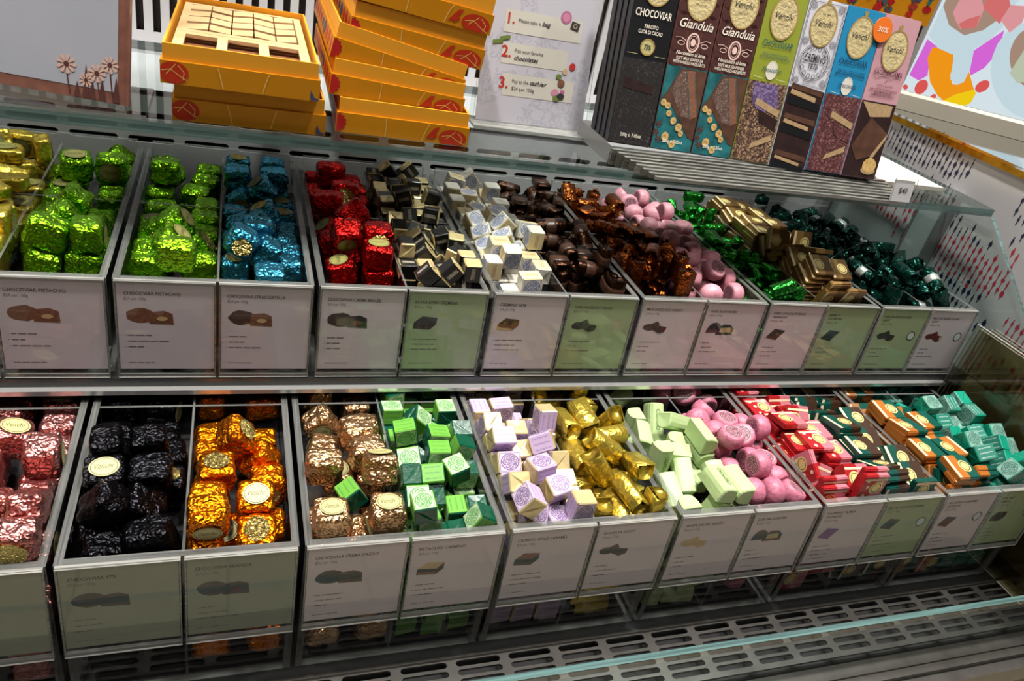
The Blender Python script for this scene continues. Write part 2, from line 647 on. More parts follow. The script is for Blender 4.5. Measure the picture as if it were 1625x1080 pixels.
patch(.90, 1.10, 1.035, 1.086, False)
patch(.72, .80, 1.02, 1.075, False, .8)
patch(.70, .78, .985, 1.01, False, .5)
patch(.74, .90, .90, .965, True)
patch(.90, .99, .905, .93, True, .7)
patch(.95, 1.08, .93, .975, True, .8)
patch(.70, .77, .955, .99, True, .6)
patch(.76, .86, .885, .905, False, .8)
patch(.80, .90, .965, .985, False, .7)
patch(.72, .84, .845, .875, False, .6)
patch(.62, .72, .86, .90, True, .9)
patch(.60, .70, .905, .95, False, .6)
patch(.60, .74, .78, .83, True, .6)
patch(1.0, 1.10, .985, 1.01, False, .5)
patch(.88, 1.0, .985, 1.02, False, .55)
p1 = bd.build('bar_print', plain('navy_print', (36, 36, 66), .3), wr)
p1['kind'] = 'stuff'
p2 = brd.build('bar_print', plain('red_print', (178, 52, 66), .3), wr)
p2['kind'] = 'stuff'
b = MB(); b.box((XEND - .006, .375, 1.088), (XEND + .03, 1.345, 1.098)); g = struct(b.build('trim_1', 'gold'))
M['gloss_white'] = plain('mirror_ledge', (222, 224, 224), .05, 1.0)
b = MB(); b.box((XEND - .006, .375, 1.098), (1.9, 1.9, 1.102)); struct(b.build('trim_2', 'gloss_white'))
b = MB(); b.box((XEND + .03, .375, .0), (1.9, 1.9, 1.098)); struct(b.build('wall_counter', 'plinth'))

# ------------------------------------------------------------------ bins
CH = {}     # chocolate contents, filled below


def sheet(b, lo, hi):
    """clear sheet: the two large faces clear, the four cut edges light-gathering"""
    d = [hi[i] - lo[i] for i in range(3)]
    ax = d.index(min(d))
    mats = [1] * 6
    mats[2 * ax] = mats[2 * ax + 1] = 0
    b.box(lo, hi, mats=mats)


def make_bin(R, i, label):
    x0 = R['x0'] + PITCHX * i
    H = R['rim'] - R['bot']
    y0 = R['y'] + .0045
    D = R['back'] - y0
    root = thing('acrylic_bin', label, 'bin', (x0, y0, R['bot']), group='clear acrylic chocolate bins')
    A = ['clear', 'edge']
    for xx in (0, BINW - WALL):
        b = MB(); sheet(b, (xx, 0, 0), (xx + WALL, D, H)); b.build('side_wall', A, root)
    b = MB(); sheet(b, (WALL, 0, 0), (BINW - WALL, WALL, H)); b.build('front_wall', ['clear', 'edge_x'], root)
    b = MB(); sheet(b, (WALL, D - WALL, 0), (BINW - WALL, D, H + (.012 if R is UP else 0))); b.build('back_wall', ['clear', 'edge_x'], root)
    b = MB(); sheet(b, (WALL, WALL, 0), (BINW - WALL, D - WALL, .003)); b.build('base', A, root)
    b = MB(); sheet(b, (BINW / 2 - .0012, WALL, .003), (BINW / 2 + .0012, D - WALL, H - .002)); b.build('divider', A, root)
    cy = R['cross'] - y0
    for xx in (WALL, BINW / 2 + .0012):
        b = MB(); sheet(b, (xx, cy, .003), (xx + BINW / 2 - WALL - .0012, cy + .003, H - .001)); b.build('cross_wall', ['clear', 'edge_x'], root)
        # stepped false floor that keeps the sweets near the rim
        b = MB()
        xa, xb = xx + .0005, xx + BINW / 2 - WALL - .0017
        pr = riser_profile(R)
        for (ya, za), (yb, zb) in zip(pr[:-1], pr[1:]):
            b.face([(xa, ya, za), (xb, ya, za), (xb, yb, zb), (xa, yb, zb)])
        b.build('riser', 'riser', root)
    # sloping label pockets on the front
    ch = R['card']
    for k in range(2):
        px0 = .0015 + k * (BINW / 2)
        wdt = BINW / 2 - .003
        pk = MB()
        T = Matrix.Translation((px0, -.0045, H)) @ Matrix.Rotation(math.pi / 2 - TILT, 4, 'X')
        cl = (wdt, ch + .008)
        pk.box((0, -cl[1], -.0008), (wdt, 0, .0008), mats=[1, 1, 1, 1, 0, 0], T=T)
        o = pk.build('label_pocket', ['pane', 'edge_bright'], root)
        lp = MB()
        lp.box((0, -cl[1] - .001, -.0042), (wdt, -cl[1] + .0035, -.0009), T=T)
        lp.box((0, -.0022, -.0042), (wdt, .0006, -.0009), T=T)
        lp.box((0, -cl[1] + .0036, -.0036), (.0013, -.0023, -.0009), T=T)
        lp.box((wdt - .0013, -cl[1] + .0036, -.0036), (wdt, -.0023, -.0009), T=T)
        lp.build('pocket_lip', 'edge_bright', o)
    return root


def riser_profile(R):
    H = R['rim'] - R['bot']
    D = R['back'] - R['y'] - .0045
    if R is UP:
        return [(WALL + .001, .0035), (.044, .0035), (.068, H - .052), (D - WALL - .001, H - .046)]
    return [(WALL + .001, .0035), (.046, .0035), (.080, H - .052), (D - WALL - .001, H - .050)]


# ------------------------------------------------------------------ product cards
def blob(cx, cy, rx, ry, r, n=14, j=.08):
    return [(cx + rx * (1 + r.uniform(-j, j)) * math.cos(2 * math.pi * k / n), cy + ry * (1 + r.uniform(-j, j)) * math.sin(2 * math.pi * k / n)) for k in range(n)]


def picture(b, kind, x, y, s, r):
    """printed product picture; material slots 0 dark 1 light 2 cream"""
    if kind == 'lumps':
        b.flat(blob(x + .3 * s, y + .02 * s, .31 * s, .20 * s, r), .0004, 0)
        b.prism([(x + .48 * s, y - .18 * s), (x + 1.0 * s, y - .20 * s), (x + .98 * s, y + .08 * s), (x + .8 * s, y + .16 * s), (x + .5 * s, y + .12 * s)], .0004, .0005, 1)
        b.flat(blob(x + .75 * s, y - .05 * s, .12 * s, .06 * s, r, 10, .02), .0007, 2)
    elif kind == 'cube':
        b.flat([(x, y), (x + .25 * s, y + .22 * s), (x + .75 * s, y + .18 * s), (x + .55 * s, y - .04 * s)], .0004, 1)
        b.flat([(x, y), (x + .55 * s, y - .04 * s), (x + .54 * s, y - .16 * s), (x - .01 * s, y - .12 * s)], .0004, 0)
        b.flat([(x - .01 * s, y - .12 * s), (x + .54 * s, y - .16 * s), (x + .53 * s, y - .26 * s), (x - .02 * s, y - .22 * s)], .0004, 2)
        b.flat([(x + .55 * s, y - .04 * s), (x + .75 * s, y + .18 * s), (x + .74 * s, y - .06 * s), (x + .53 * s, y - .26 * s)], .0004, 0)
    elif kind == 'slab':
        b.flat([(x, y - .14 * s), (x + .28 * s, y + .22 * s), (x + .82 * s, y + .14 * s), (x + .52 * s, y - .24 * s)], .0004, 0)
        b.flat([(x, y - .14 * s), (x + .52 * s, y - .24 * s), (x + .52 * s, y - .29 * s), (x, y - .19 * s)], .0004, 1)
    elif kind == 'ingots':
        b.flat(blob(x + .25 * s, y, .26 * s, .15 * s, r, 10, .1), .0004, 0)
        b.flat([(x + .25 * s, y + .12 * s), (x + .55 * s, y + .26 * s), (x + .66 * s, y + .12 * s), (x + .4 * s, y - .04 * s)], .0005, 1)
        b.flat([(x + .42 * s, y - .10 * s), (x + .55 * s, y + .10 * s), (x + .98 * s, y + .02 * s), (x + .92 * s, y - .18 * s), (x + .70 * s, y - .24 * s)], .0006, 0)
        b.flat(blob(x + .88 * s, y - .08 * s, .07 * s, .10 * s, r, 8, .02), .0007, 2)
    else:
        b.flat([(x, y - .14 * s)] + [(x + .28 * s - .28 * s * math.cos(a), y - .14 * s + .36 * s * math.sin(a)) for a in (.4, .8, 1.2, 1.6, 2.0, 2.4, 2.8)] + [(x + .56 * s, y - .14 * s)], .0004, 0)
        b.flat([(x + .38 * s, y - .2 * s), (x + .42 * s, y + .05 * s), (x + .6 * s, y + .16 * s), (x + .85 * s, y + .14 * s), (x + 1.0 * s, y), (x + .98 * s, y - .2 * s)], .0005, 1)
        b.flat([(x + .48 * s, y - .12 * s), (x + .52 * s, y + .04 * s), (x + .86 * s, y + .05 * s), (x + .9 * s, y - .12 * s)], .0006, 2)


def make_card(R, i, k, title, price, kind, cols, stock, seal, label, r):
    """one printed card behind the clear pocket of compartment k of bin i"""
    W = BINW / 2 - .0065
    Hc = R['card'] - .002
    x0 = R['x0'] + PITCHX * i + .0015 + k * BINW / 2 + .0018
    ytop, ztop = R['y'] + .0020, R['rim'] - .0005
    dy = -math.sin(TILT) * Hc
    dz = -math.cos(TILT) * Hc
    b = MB(); b.box((0, 0, -.0003), (W, Hc, .0003))
    o = b.build('product_card', stock, None, False, (x0, ytop + dy, ztop + dz), (math.pi / 2 - TILT, 0, 0))
    tag(o, label, 'price card', 'product cards in the label pockets')
    b = MB()
    lines = title.split('\n')
    y = Hc - .0155
    for ln in lines:
        b.text(ln, .0065, y, .0036, .0004, 0, bold=.012, width=min(.0021 * 1.32 * len(ln), W * .64))
        y -= .0058
    b.build('title_text', 'ink', o)
    b = MB(); b.text(price, .0065, y, .0033, .0004, 0, width=.020); b.build('price_text', 'ink_soft', o)
    b = MB(); picture(b, kind, .008, y - .0185, .044 if kind in ('lumps', 'dome') else .036, r); b.build('product_picture', [M[q] for q in cols], o)
    b = MB()
    yy = y - .041
    for q in range(3):                      # small print, too fine to read in the photograph: word-length dashes
        xx = .0085
        b.flat(blob(.0062, yy + .0006, .0005, .0005, r, 8, 0), .0004)
        for _w in range(r.randint(2, 4)):
            L = r.uniform(.004, .010)
            b.flat([(xx, yy), (xx + L, yy), (xx + L, yy + .0011), (xx, yy + .0011)], .0004)
            xx += L + .0012
        yy -= .0068
    xx = .0075
    yy = .007
    for _w in range(4):
        L = r.uniform(.003, .008)
        b.flat([(xx, yy), (xx + L, yy), (xx + L, yy + .0008), (xx, yy + .0008)], .0004)
        xx += L + .001
    b.build('small_print', 'ink_soft', o)
    if seal:
        b = MB(); b.oval(W - .016, Hc * .56, .0072, .0072, .0004, 1); b.ring(W - .016, Hc * .56, .0078, .0078, .0016, .0005, 0)
        b.build('seal', ['seal', 'seal_in'], o)
    return o


CW, CG, CS = 'card_white', 'card_green', 'card_sage'
DK, MK, BK = ('cocoa', 'cocoa', 'maroon_p'), ('cocoa_l', 'cocoa', 'cream_p'), ('black_p', 'black_p', 'cocoa')
UP_CARDS = [
    (0, 0, '', '', 'lumps', MK, CW, 0, 'gold packets'),
    (0, 1, 'CHOCOVIAR PISTACHIO', '$24 per 100g', 'lumps', ('cocoa_l', 'cocoa_l', 'cream_p'), CW, 0, 'lime green cubes beside the gold packets'),
    (1, 0, 'CHOCOVIAR PISTACHIO', '$24 per 100g', 'lumps', ('cocoa_l', 'cocoa_l', 'cream_p'), CW, 0, 'lime green cubes beside the blue cubes'),
    (1, 1, 'CHOCOVIAR STRACCIATELLA', '$24 per 100g', 'lumps', ('cocoa', 'cocoa_l', 'cream_p'), CW, 0, 'blue foil cubes'),
    (2, 0, 'CHOCOVIAR CR\u00c8ME BRUL\u00c9E', '$24 per 100g', 'lumps', ('black_p', 'black_p', 'cocoa_l'), CW, 0, 'red foil cubes'),
    (2, 1, 'EXTRA DARK CREMINO', '$24 per 100g', 'cube', BK, CG, 0, 'black and gold cubes'),
    (3, 0, 'CREMINO 1878', '$24 per 100g', 'cube', ('cocoa_l', 'cocoa', 'cream_p'), CW, 0, 'white and blue cubes'),
    (3, 1, 'DARK HAZELNUT INGOT', '$24 per 100g', 'ingots', BK, CG, 0, 'dark brown ingots'),
    (4, 0, 'MILK HAZELNUT INGOT', '$24 per 100g', 'ingots', DK, CW, 0, 'caramel brown ingots'),
    (4, 1, 'DARK BACIONDAMA', '$24 per 100g', 'dome', ('black_p', 'black_p', 'cream_p'), CW, 0, 'pink rounds on the upper deck'),
    (5, 0, 'DARK CHOCOLATE BRICK\nGRANBLEND', '$24 per 100g', 'slab', ('cocoa', 'cocoa_l', 'cocoa'), CW, 0, 'bright green ingots'),
    (5, 1, 'DARK 75\nCUORBLEND', '$24 per 100g', 'slab', BK, CG, 0, 'gold and brown squares'),
    (6, 0, 'DARK NO ADDED SUGAR\nINGOT', '$24 per 100g', 'ingots', BK, CG, 1, 'glossy dark green ingots by the gold squares'),
    (6, 1, 'MILK NO ADDED SUGAR\nINGOT', '$24 per 100g', 'ingots', ('maroon_p', 'maroon_p', 'cream_p'), CW, 1, 'glossy dark green ingots by the end wall'),
]
LO_CARDS = [
    (0, 0, '', '', 'lumps', MK, CS, 0, 'pink foil cubes at the outer end'),
    (0, 1, 'CHOCOVIAR ROSE', '$24 per 100g', 'lumps', MK, CS, 0, 'pink foil cubes beside the black cubes'),
    (1, 0, 'CHOCOVIAR 87%', '$24 per 100g', 'lumps', ('black_p', 'black_p', 'black_p'), CS, 0, 'black foil cubes'),
    (1, 1, 'CHOCOVIAR ARANCIA', '$24 per 100g', 'lumps', ('black_p', 'black_p', 'maroon_p'), CS, 0, 'orange foil cubes'),
    (2, 0, 'CHOCOVIAR CREMA CACAO', '$24 per 100g', 'lumps', ('black_p', 'cocoa', 'cocoa'), CW, 0, 'copper foil cubes'),
    (2, 1, 'PISTACHIO CREMINO', '$24 per 100g', 'cube', ('cocoa', 'cream_p', 'cocoa_l'), CW, 0, 'green printed cubes'),
    (3, 0, 'CREMINO GOLD CARAMEL', '$24 per 100g', 'cube', ('black_p', 'cocoa_l', 'cocoa'), CW, 0, 'lilac and gold cubes'),
    (3, 1, 'GIANDUIA INGOT', '$24 per 100g', 'ingots', DK, CW, 0, 'shiny gold ingots'),
    (4, 0, 'WHITE SALTED INGOT', '$24 per 100g', 'ingots', ('cream_p', 'cream_p', 'cream_p'), CW, 0, 'pale green ingots'),
    (4, 1, 'DARK BACIONDAMA', '$24 per 100g', 'dome', ('cocoa', 'cocoa', 'cream_p'), CW, 0, 'pink rounds below'),
    (5, 0, 'RASPBERRY & MILK\nGRANBLEND', '$24 per 100g', 'slab', ('purple_p', 'purple_p', 'purple_p'), CW, 0, 'red and pink squares'),
    (5, 1, 'MILK AND CHOCOLATE GRANBLEND', '$24 per 100g', 'slab', BK, CG, 1, 'dark green and brown squares'),
    (6, 0, 'NO ADDED SUGAR MILK\nGRANBLEND', '$24 per 100g', 'slab', ('maroon_p', 'cocoa', 'cocoa'), CW, 1, 'orange and green squares'),
    (6, 1, 'DARK MINT\nCREMINO', '$24 per 100g', 'cube', BK, CG, 1, 'teal printed cubes'),
]


def short(s_):
    for cut in (' beside', ' by the', ' at the outer'):
        s_ = s_.split(cut)[0]
    return s_


r = random.Random(3)
for R, cards in ((UP, UP_CARDS), (LO, LO_CARDS)):
    for i in range(7):
        make_bin(R, i, 'clear acrylic bin of %s and %s' % (short(cards[2 * i][8]), short(cards[2 * i + 1][8])))
    for (i, k, ti, pr, kind, cols, stock, seal, nm) in cards:
        if not ti:
            continue
        cn = {CW: 'white', CG: 'pale green', CS: 'shaded green'}[stock]
        make_card(R, i, k, ti, pr, kind, cols, stock, seal, '%s product card in front of the %s' % (cn, nm), r)

# ------------------------------------------------------------------ chocolates: materials
def paper_print(name, rgb, ink, base=None, scale=1.0):
    """printed wrapper: a framed round rosette, drawn on each face from its own face coordinates"""
    t = NT(name)
    uv = t.coord('UV')
    sp = t.n('ShaderNodeSeparateXYZ', inp={0: uv})
    dx = t.math('SUBTRACT', sp.outputs[0], .5)
    dy = t.math('SUBTRACT', sp.outputs[1], .5)
    d = t.math('SQRT', t.math('ADD', t.math('MULTIPLY', dx, dx), t.math('MULTIPLY', dy, dy)))
    ang = t.math('ARCTAN2', dy, dx)
    petal = t.math('SINE', t.math('ADD', t.math('MULTIPLY', ang, 8.0), t.math('MULTIPLY', d, 40.0)))
    web = t.voro(uv, 11.0 * scale, 'DISTANCE_TO_EDGE')
    ink1 = t.math('LESS_THAN', web, .10)
    ink2 = t.math('GREATER_THAN', petal, .35)
    inside = t.math('LESS_THAN', d, .36)
    ring = t.math('COMPARE', d, .40, .022)
    m = t.math('MAXIMUM', t.math('MULTIPLY', inside, t.math('MULTIPLY', t.math('MAXIMUM', ink1, ink2), .85)), ring)
    ed = t.math('MAXIMUM', t.math('ABSOLUTE', dx), t.math('ABSOLUTE', dy))
    frame = t.math('COMPARE', ed, .455, .012)
    m = t.math('MAXIMUM', m, frame)
    col = t.mix(m, lin(rgb), lin(ink))
    n = t.noise(t.coord(), 260, 2)
    return t.pbr(col, .38, 0.0, t.bump(n, .15, .0008))


def lettered(name, rgb, ink, rows_=3.0, amt=.6):
    """wrapper side with lines of fine lettering"""
    t = NT(name)
    uv = t.coord('UV')
    sp = t.n('ShaderNodeSeparateXYZ', inp={0: uv})
    row = t.math('FRACT', t.math('MULTIPLY', sp.outputs[1], rows_))
    inrow = t.math('COMPARE', row, .5, .13)
    mp = t.n('ShaderNodeMapping', inp={'Vector': uv})
    mp.inputs['Scale'].default_value = (46, 8, 1)
    let = t.math('GREATER_THAN', t.noise(mp.outputs[0], 1.0, 1), .47)
    mx = t.math('COMPARE', sp.outputs[0], .5, .38)
    m = t.math('MULTIPLY', t.math('MULTIPLY', inrow, let), t.math('MULTIPLY', mx, amt))
    col = t.mix(m, lin(rgb), lin(ink))
    n = t.noise(t.coord(), 260, 2)
    return t.pbr(col, .36, 0.0, t.bump(n, .15, .0008))


def satin(name, rgb, rough=.3, metal=0.0, scale=200, bump=.35, rgb2=None):
    t = NT(name)
    n = t.noise(t.coord(), scale, 3, .6)
    col = lin(rgb) if rgb2 is None else t.mix(t.math('MULTIPLY_ADD', n, 3.0, -1.0), lin(rgb), lin(rgb2))
    return t.pbr(col, rough, metal, t.bump(n, bump, .0015))


M['st_cream'] = satin('sticker_cream', (190, 182, 126), .4)
M['st_gold'] = foil('sticker_gold_foil', (236, 214, 128), .22, 1.0, 300)
M['st_ink'] = plain('sticker_ink', (70, 74, 40), .5)
M['st_olive'] = satin('sticker_olive', (142, 138, 78), .4)
M['fo_lime'] = foil('foil_lime', (146, 216, 34), .25)
M['fo_blue'] = foil('foil_blue', (74, 176, 214), .25)
M['fo_red'] = foil('foil_red', (222, 30, 28), .25)
M['fo_pink'] = foil('foil_pink', (232, 152, 146), .26)
M['fo_black'] = foil('foil_black', (34, 34, 38), .22)
M['fo_orange'] = foil('foil_orange', (250, 138, 12), .25)
M['fo_copper'] = foil('foil_copper', (236, 190, 140), .22)
M['fo_gold'] = foil('foil_gold', (232, 204, 84), .3, .5, 90, .85, .8)
M['fo_goldflat'] = satin('gold_fold', (212, 192, 140), .32, .4, 160, .2)
M['fo_caramel'] = foil('foil_caramel', (150, 78, 30), .22, .7, 110)
M['fo_brown'] = foil('foil_brown', (74, 48, 34), .25, .4, 110)
M['fo_dgreen'] = foil('foil_dark_green', (10, 66, 56), .16, .8, 100, .75)
M['fo_green'] = foil('foil_bright_green', (52, 168, 60), .2, .7, 100)
M['silver'] = satin('silver_band', (206, 212, 206), .25, .6)
M['brown_band'] = lettered('brown_band', (66, 42, 30), (206, 170, 120))
M['pa_green'] = paper_print('paper_green', (186, 202, 166), (30, 128, 48))
M['le_green'] = lettered('letter_green', (100, 162, 58), (20, 96, 52))
M['fd_green'] = satin('fold_green', (4, 72, 50), .25)
M['pa_teal'] = paper_print('paper_teal', (130, 168, 154), (24, 84, 74))
M['le_teal'] = lettered('letter_teal', (40, 116, 100), (200, 220, 210))
M['fd_teal'] = satin('fold_teal', (14, 138, 112), .3)
M['pa_lilac'] = paper_print('paper_lilac', (198, 180, 198), (96, 70, 122))
M['le_lilac'] = lettered('letter_lilac', (186, 164, 194), (104, 80, 146))
M['fd_lilac'] = M['fo_goldflat']
M['pa_white'] = paper_print('paper_white', (226, 216, 200), (70, 106, 168))
M['le_white'] = lettered('letter_white', (212, 196, 152), (150, 90, 60), 1.0)
M['fd_white'] = satin('fold_white', (206, 202, 190), .3)
M['pa_black'] = lettered('paper_black', (24, 22, 22), (190, 180, 160), 1.0, .7)
M['le_black'] = satin('letter_black', (22, 21, 21), .25)
M['fd_black'] = M['fo_goldflat']
M['ing_green'] = satin('paper_pale_green', (176, 198, 142), .42, 0, 140, .25)
M['ing_ink'] = plain('ink_green', (96, 128, 70), .5)
M['round_pink'] = satin('paper_pink', (198, 120, 142), .42, 0, 180, .7, (172, 94, 118))
M['round_pink_u'] = satin('paper_pink_light', (226, 160, 172), .42, 0, 180, .4, (206, 140, 154))
M['round_ink'] = plain('ink_wine', (92, 40, 56), .5)
M['round_face'] = paper_print('round_face_print', (204, 146, 160), (52, 26, 34))
for nm, a, c2 in (('red', (174, 32, 38), (204, 124, 136)), ('dkg', (14, 74, 64), (66, 46, 34)), ('org', (186, 112, 44), (14, 84, 72)), ('gld', (150, 116, 62), (110, 80, 42))):
    M['sq_' + nm] = satin('square_' + nm, a, .3, .25 if nm != 'gld' else .6, 120, .3)
    M['sq2_' + nm] = satin('square_half_' + nm, c2, .3, .25 if nm != 'gld' else .6, 120, .3)
M['sq_medal'] = satin('square_medallion', (232, 212, 140), .35, .3)
M['sq_cream'] = satin('square_band', (226, 206, 170), .35)


# ------------------------------------------------------------------ chocolates: shapes (metres, centred on the origin)
def sq_noise(p, seed):
    x, y, z = p
    return (math.sin(x * 310 + seed * 1.7) * math.cos(y * 280 - seed) + math.sin(z * 340 + seed * .6 + x * 120) + math.cos(y * 410 + z * 260 + seed)) / 3


def foil_cube(sx, sy, sz, seed, n=10, round_=5.6, amp=.0012):
    """crumpled foil round a rounded block"""
    b = MB()
    rj = random.Random(seed)
    idx = {}

    def vert(p):
        q = [max(-1, min(1, c)) for c in p]
        key = tuple(round(c, 5) for c in q)
        if key in idx:
            return idx[key]
        L = (abs(q[0]) ** round_ + abs(q[1]) ** round_ + abs(q[2]) ** round_) ** (1 / round_)
        v = [q[k] / L * (sx, sy, sz)[k] / 2 for k in range(3)]
        d = 1 + sq_noise(v, seed) * amp / .014 + rj.uniform(-.016, .016)
        v = tuple(c * d for c in v)
        idx[key] = len(b.v)
        b.v.append(v)
        return idx[key]
    for ax in range(3):
        for sg in (-1, 1):
            for i in range(n):
                for j in range(n):
                    q = []
                    for (u, v) in ((i, j), (i + 1, j), (i + 1, j + 1), (i, j + 1)):
                        p = [0, 0, 0]
                        p[ax] = sg
                        p[(ax + 1) % 3] = -1 + 2 * u / n
                        p[(ax + 2) % 3] = -1 + 2 * v / n
                        q.append(vert(p))
                    b.f.append(tuple(q) if sg > 0 else tuple(reversed(q)))
                    b.m.append(0)
    return b


def fold_box(sx, sy, sz, bev=.0012):
    """wrapped block: printed top and bottom (0), lettered sides (1), envelope-folded ends (2)"""
    b = MB()
    hx, hy, hz = sx / 2, sy / 2, sz / 2
    U = [(0, 0), (1, 0), (1, 1), (0, 1)]
    e = bev
    b.face([(-hx + e, -hy + e, hz), (hx - e, -hy + e, hz), (hx - e, hy - e, hz), (-hx + e, hy - e, hz)], 0, U)
    b.face([(-hx + e, hy - e, -hz), (hx - e, hy - e, -hz), (hx - e, -hy + e, -hz), (-hx + e, -hy + e, -hz)], 0, U)
    b.face([(-hx + e, -hy, -hz + e), (hx - e, -hy, -hz + e), (hx - e, -hy, hz - e), (-hx + e, -hy, hz - e)], 1, U)
    b.face([(hx - e, hy, -hz + e), (-hx + e, hy, -hz + e), (-hx + e, hy, hz - e), (hx - e, hy, hz - e)], 1, U)
    for sg in (-1, 1):
        c = [(sg * hx, -hy + e, -hz + e), (sg * hx, hy - e, -hz + e), (sg * hx, hy - e, hz - e), (sg * hx, -hy + e, hz - e)]
        if sg < 0:
            c = [c[1], c[0], c[3], c[2]]
        p0 = (sg * (hx - .0011), 0, hz * .08)
        m1 = (sg * (hx + .0004), c[0][1] * .12, -hz * .1)
        b.face([c[0], c[1], m1], 2, U[:3])
        b.face([c[1], c[2], p0, m1], 2, U)
        b.face([c[2], c[3], p0], 2, U[:3])
        b.face([c[3], c[0], m1, p0], 2, U)
        # bevel strips of the ends
    for sz_ in (-1, 1):
        for sy_ in (-1, 1):
            q = [(-hx + e, sy_ * (hy - e), sz_ * hz), (hx - e, sy_ * (hy - e), sz_ * hz), (hx - e, sy_ * hy, sz_ * (hz - e)), (-hx + e, sy_ * hy, sz_ * (hz - e))]
            b.face(q if sz_ * sy_ < 0 else q[::-1], 1, U)
        for sx_ in (-1, 1):
            q = [(sx_ * (hx - e), -hy + e, sz_ * hz), (sx_ * (hx - e), hy - e, sz_ * hz), (sx_ * hx, hy - e, sz_ * (hz - e)), (sx_ * hx, -hy + e, sz_ * (hz - e))]
            b.face(q if sz_ * sx_ > 0 else q[::-1], 2, U)
    for sx_ in (-1, 1):
        for sy_ in (-1, 1):
            q = [(sx_ * (hx - e), sy_ * hy, -hz + e), (sx_ * (hx - e), sy_ * hy, hz - e), (sx_ * hx, sy_ * (hy - e), hz - e), (sx_ * hx, sy_ * (hy - e), -hz + e)]
            b.face(q if sx_ * sy_ < 0 else q[::-1], 2, U)
    return b


def ingot(L, W, H, seed=0, twist=0.0, n=8):
    """D-section ingot, pinched folded ends"""
    b = MB()
    prof = [(-W / 2, -H / 2), (W / 2, -H / 2)] + [(W / 2 * math.cos(a) ** .6 if math.cos(a) > 0 else -W / 2 * abs(math.cos(a)) ** .6, -H * .2 + H * .7 * math.sin(a)) for a in [math.pi * k / n for k in range(n + 1)]]
    xs = [-L / 2, -L / 2 + .0012, -L / 6, L / 6, L / 2 - .0012, L / 2]
    sc = [.86, 1, 1.0, 1.0, 1, .86]
    rings = []
    for x, s_ in zip(xs, sc):
        o = len(b.v)
        for (y, z) in prof:
            v = (x, y * s_, z * s_)
            q = 1 + sq_noise(v, seed) * .03
            b.v.append((x, y * s_ * q, z * s_ * q))
        rings.append(o)
    m = len(prof)
    for o1, o2 in zip(rings[:-1], rings[1:]):
        for k in range(m):
            j = (k + 1) % m
            b.f.append((o1 + k, o1 + j, o2 + j, o2 + k)[::-1])
            b.m.append(0)
    for o, sg in ((rings[0], -1), (rings[-1], 1)):
        c = len(b.v)
        b.v.append((sg * (L / 2 - .0012), 0, 0))
        for k in range(m):
            j = (k + 1) % m
            q = (o + k, o + j, c) if sg > 0 else (o + j, o + k, c)
            b.f.append(q[::-1] if False else q)
            b.m.append(0)
    if twist:
        for sg in (-1, 1):
            o = len(b.v)
            pts = 10
            b.v.append((sg * L / 2 * .97, 0, 0))
            for k in range(pts):
                a = 2 * math.pi * k / pts
                rr = twist * (1 + .35 * math.sin(a * 3 + seed + sg))
                b.v.append((sg * (L / 2 + twist * .55 + .002 * math.sin(a * 4 + seed)), rr * .8 * math.cos(a), rr * .55 * math.sin(a)))
            for k in range(pts):
                b.f.append((o, o + 1 + k, o + 1 + (k + 1) % pts))
                b.m.append(0)
    return b


def round_choc(rad, h, seed=0, n=22):
    """pleated round wrapped puck: flat printed face on top, domed underneath"""
    b = MB()
    prof = [(.001, h * .5), (rad * .80, h * .5), (rad * .88, h * .47), (rad * .97, h * .28), (rad, h * .02), (rad * .96, -h * .2), (rad * .78, -h * .40), (rad * .45, -h * .49), (.001, -h * .5)]
    for i, (rr, z) in enumerate(prof):
        for k in range(n):
            a = 2 * math.pi * k / n
            q = 1 + (.022 * ((k % 2) * 2 - 1) if 2 < i < 8 else 0)
            b.v.append((rr * q * math.cos(a), rr * q * math.sin(a), z))
    for i in range(len(prof) - 1):
        for k in range(n):
            j = (k + 1) % n
            b.f.append((i * n + k, (i + 1) * n + k, (i + 1) * n + j, i * n + j))
            b.m.append(0)
    return b


def square_choc(S, H, e=.0012):
    b = MB()
    s2, h = S / 2, H / 2
    for (x0, x1, m) in ((-s2, s2 * .05, 0), (s2 * .05, s2, 1)):
        b.box((x0, -s2 + e, -h), (x1, s2 - e, h), m)
        b.box((x0 + (e if x0 < 0 else 0), -s2, -h + e), (x1 - (e if x0 > 0 else 0), s2, h - e), m)
    return b


def oval_sticker(rx, ry, z, flip=False, text=True, dome=.0):
    """printed oval with a thin rim line and a word of script"""
    b = MB()
    T = Matrix.Rotation(math.pi, 4, 'X') if flip else None
    b.oval(0, 0, rx, ry, z, 0, 20, T)
    if text:
        b.ring(0, 0, rx * .9, ry * .9, rx * .05, z + .00012, 1, 20, T)
        b.text('Venchi', 0, -ry * .18, ry * .5, z + .00012, 1, 'C', 0.0, .3, rx * 1.25, T)
    return b


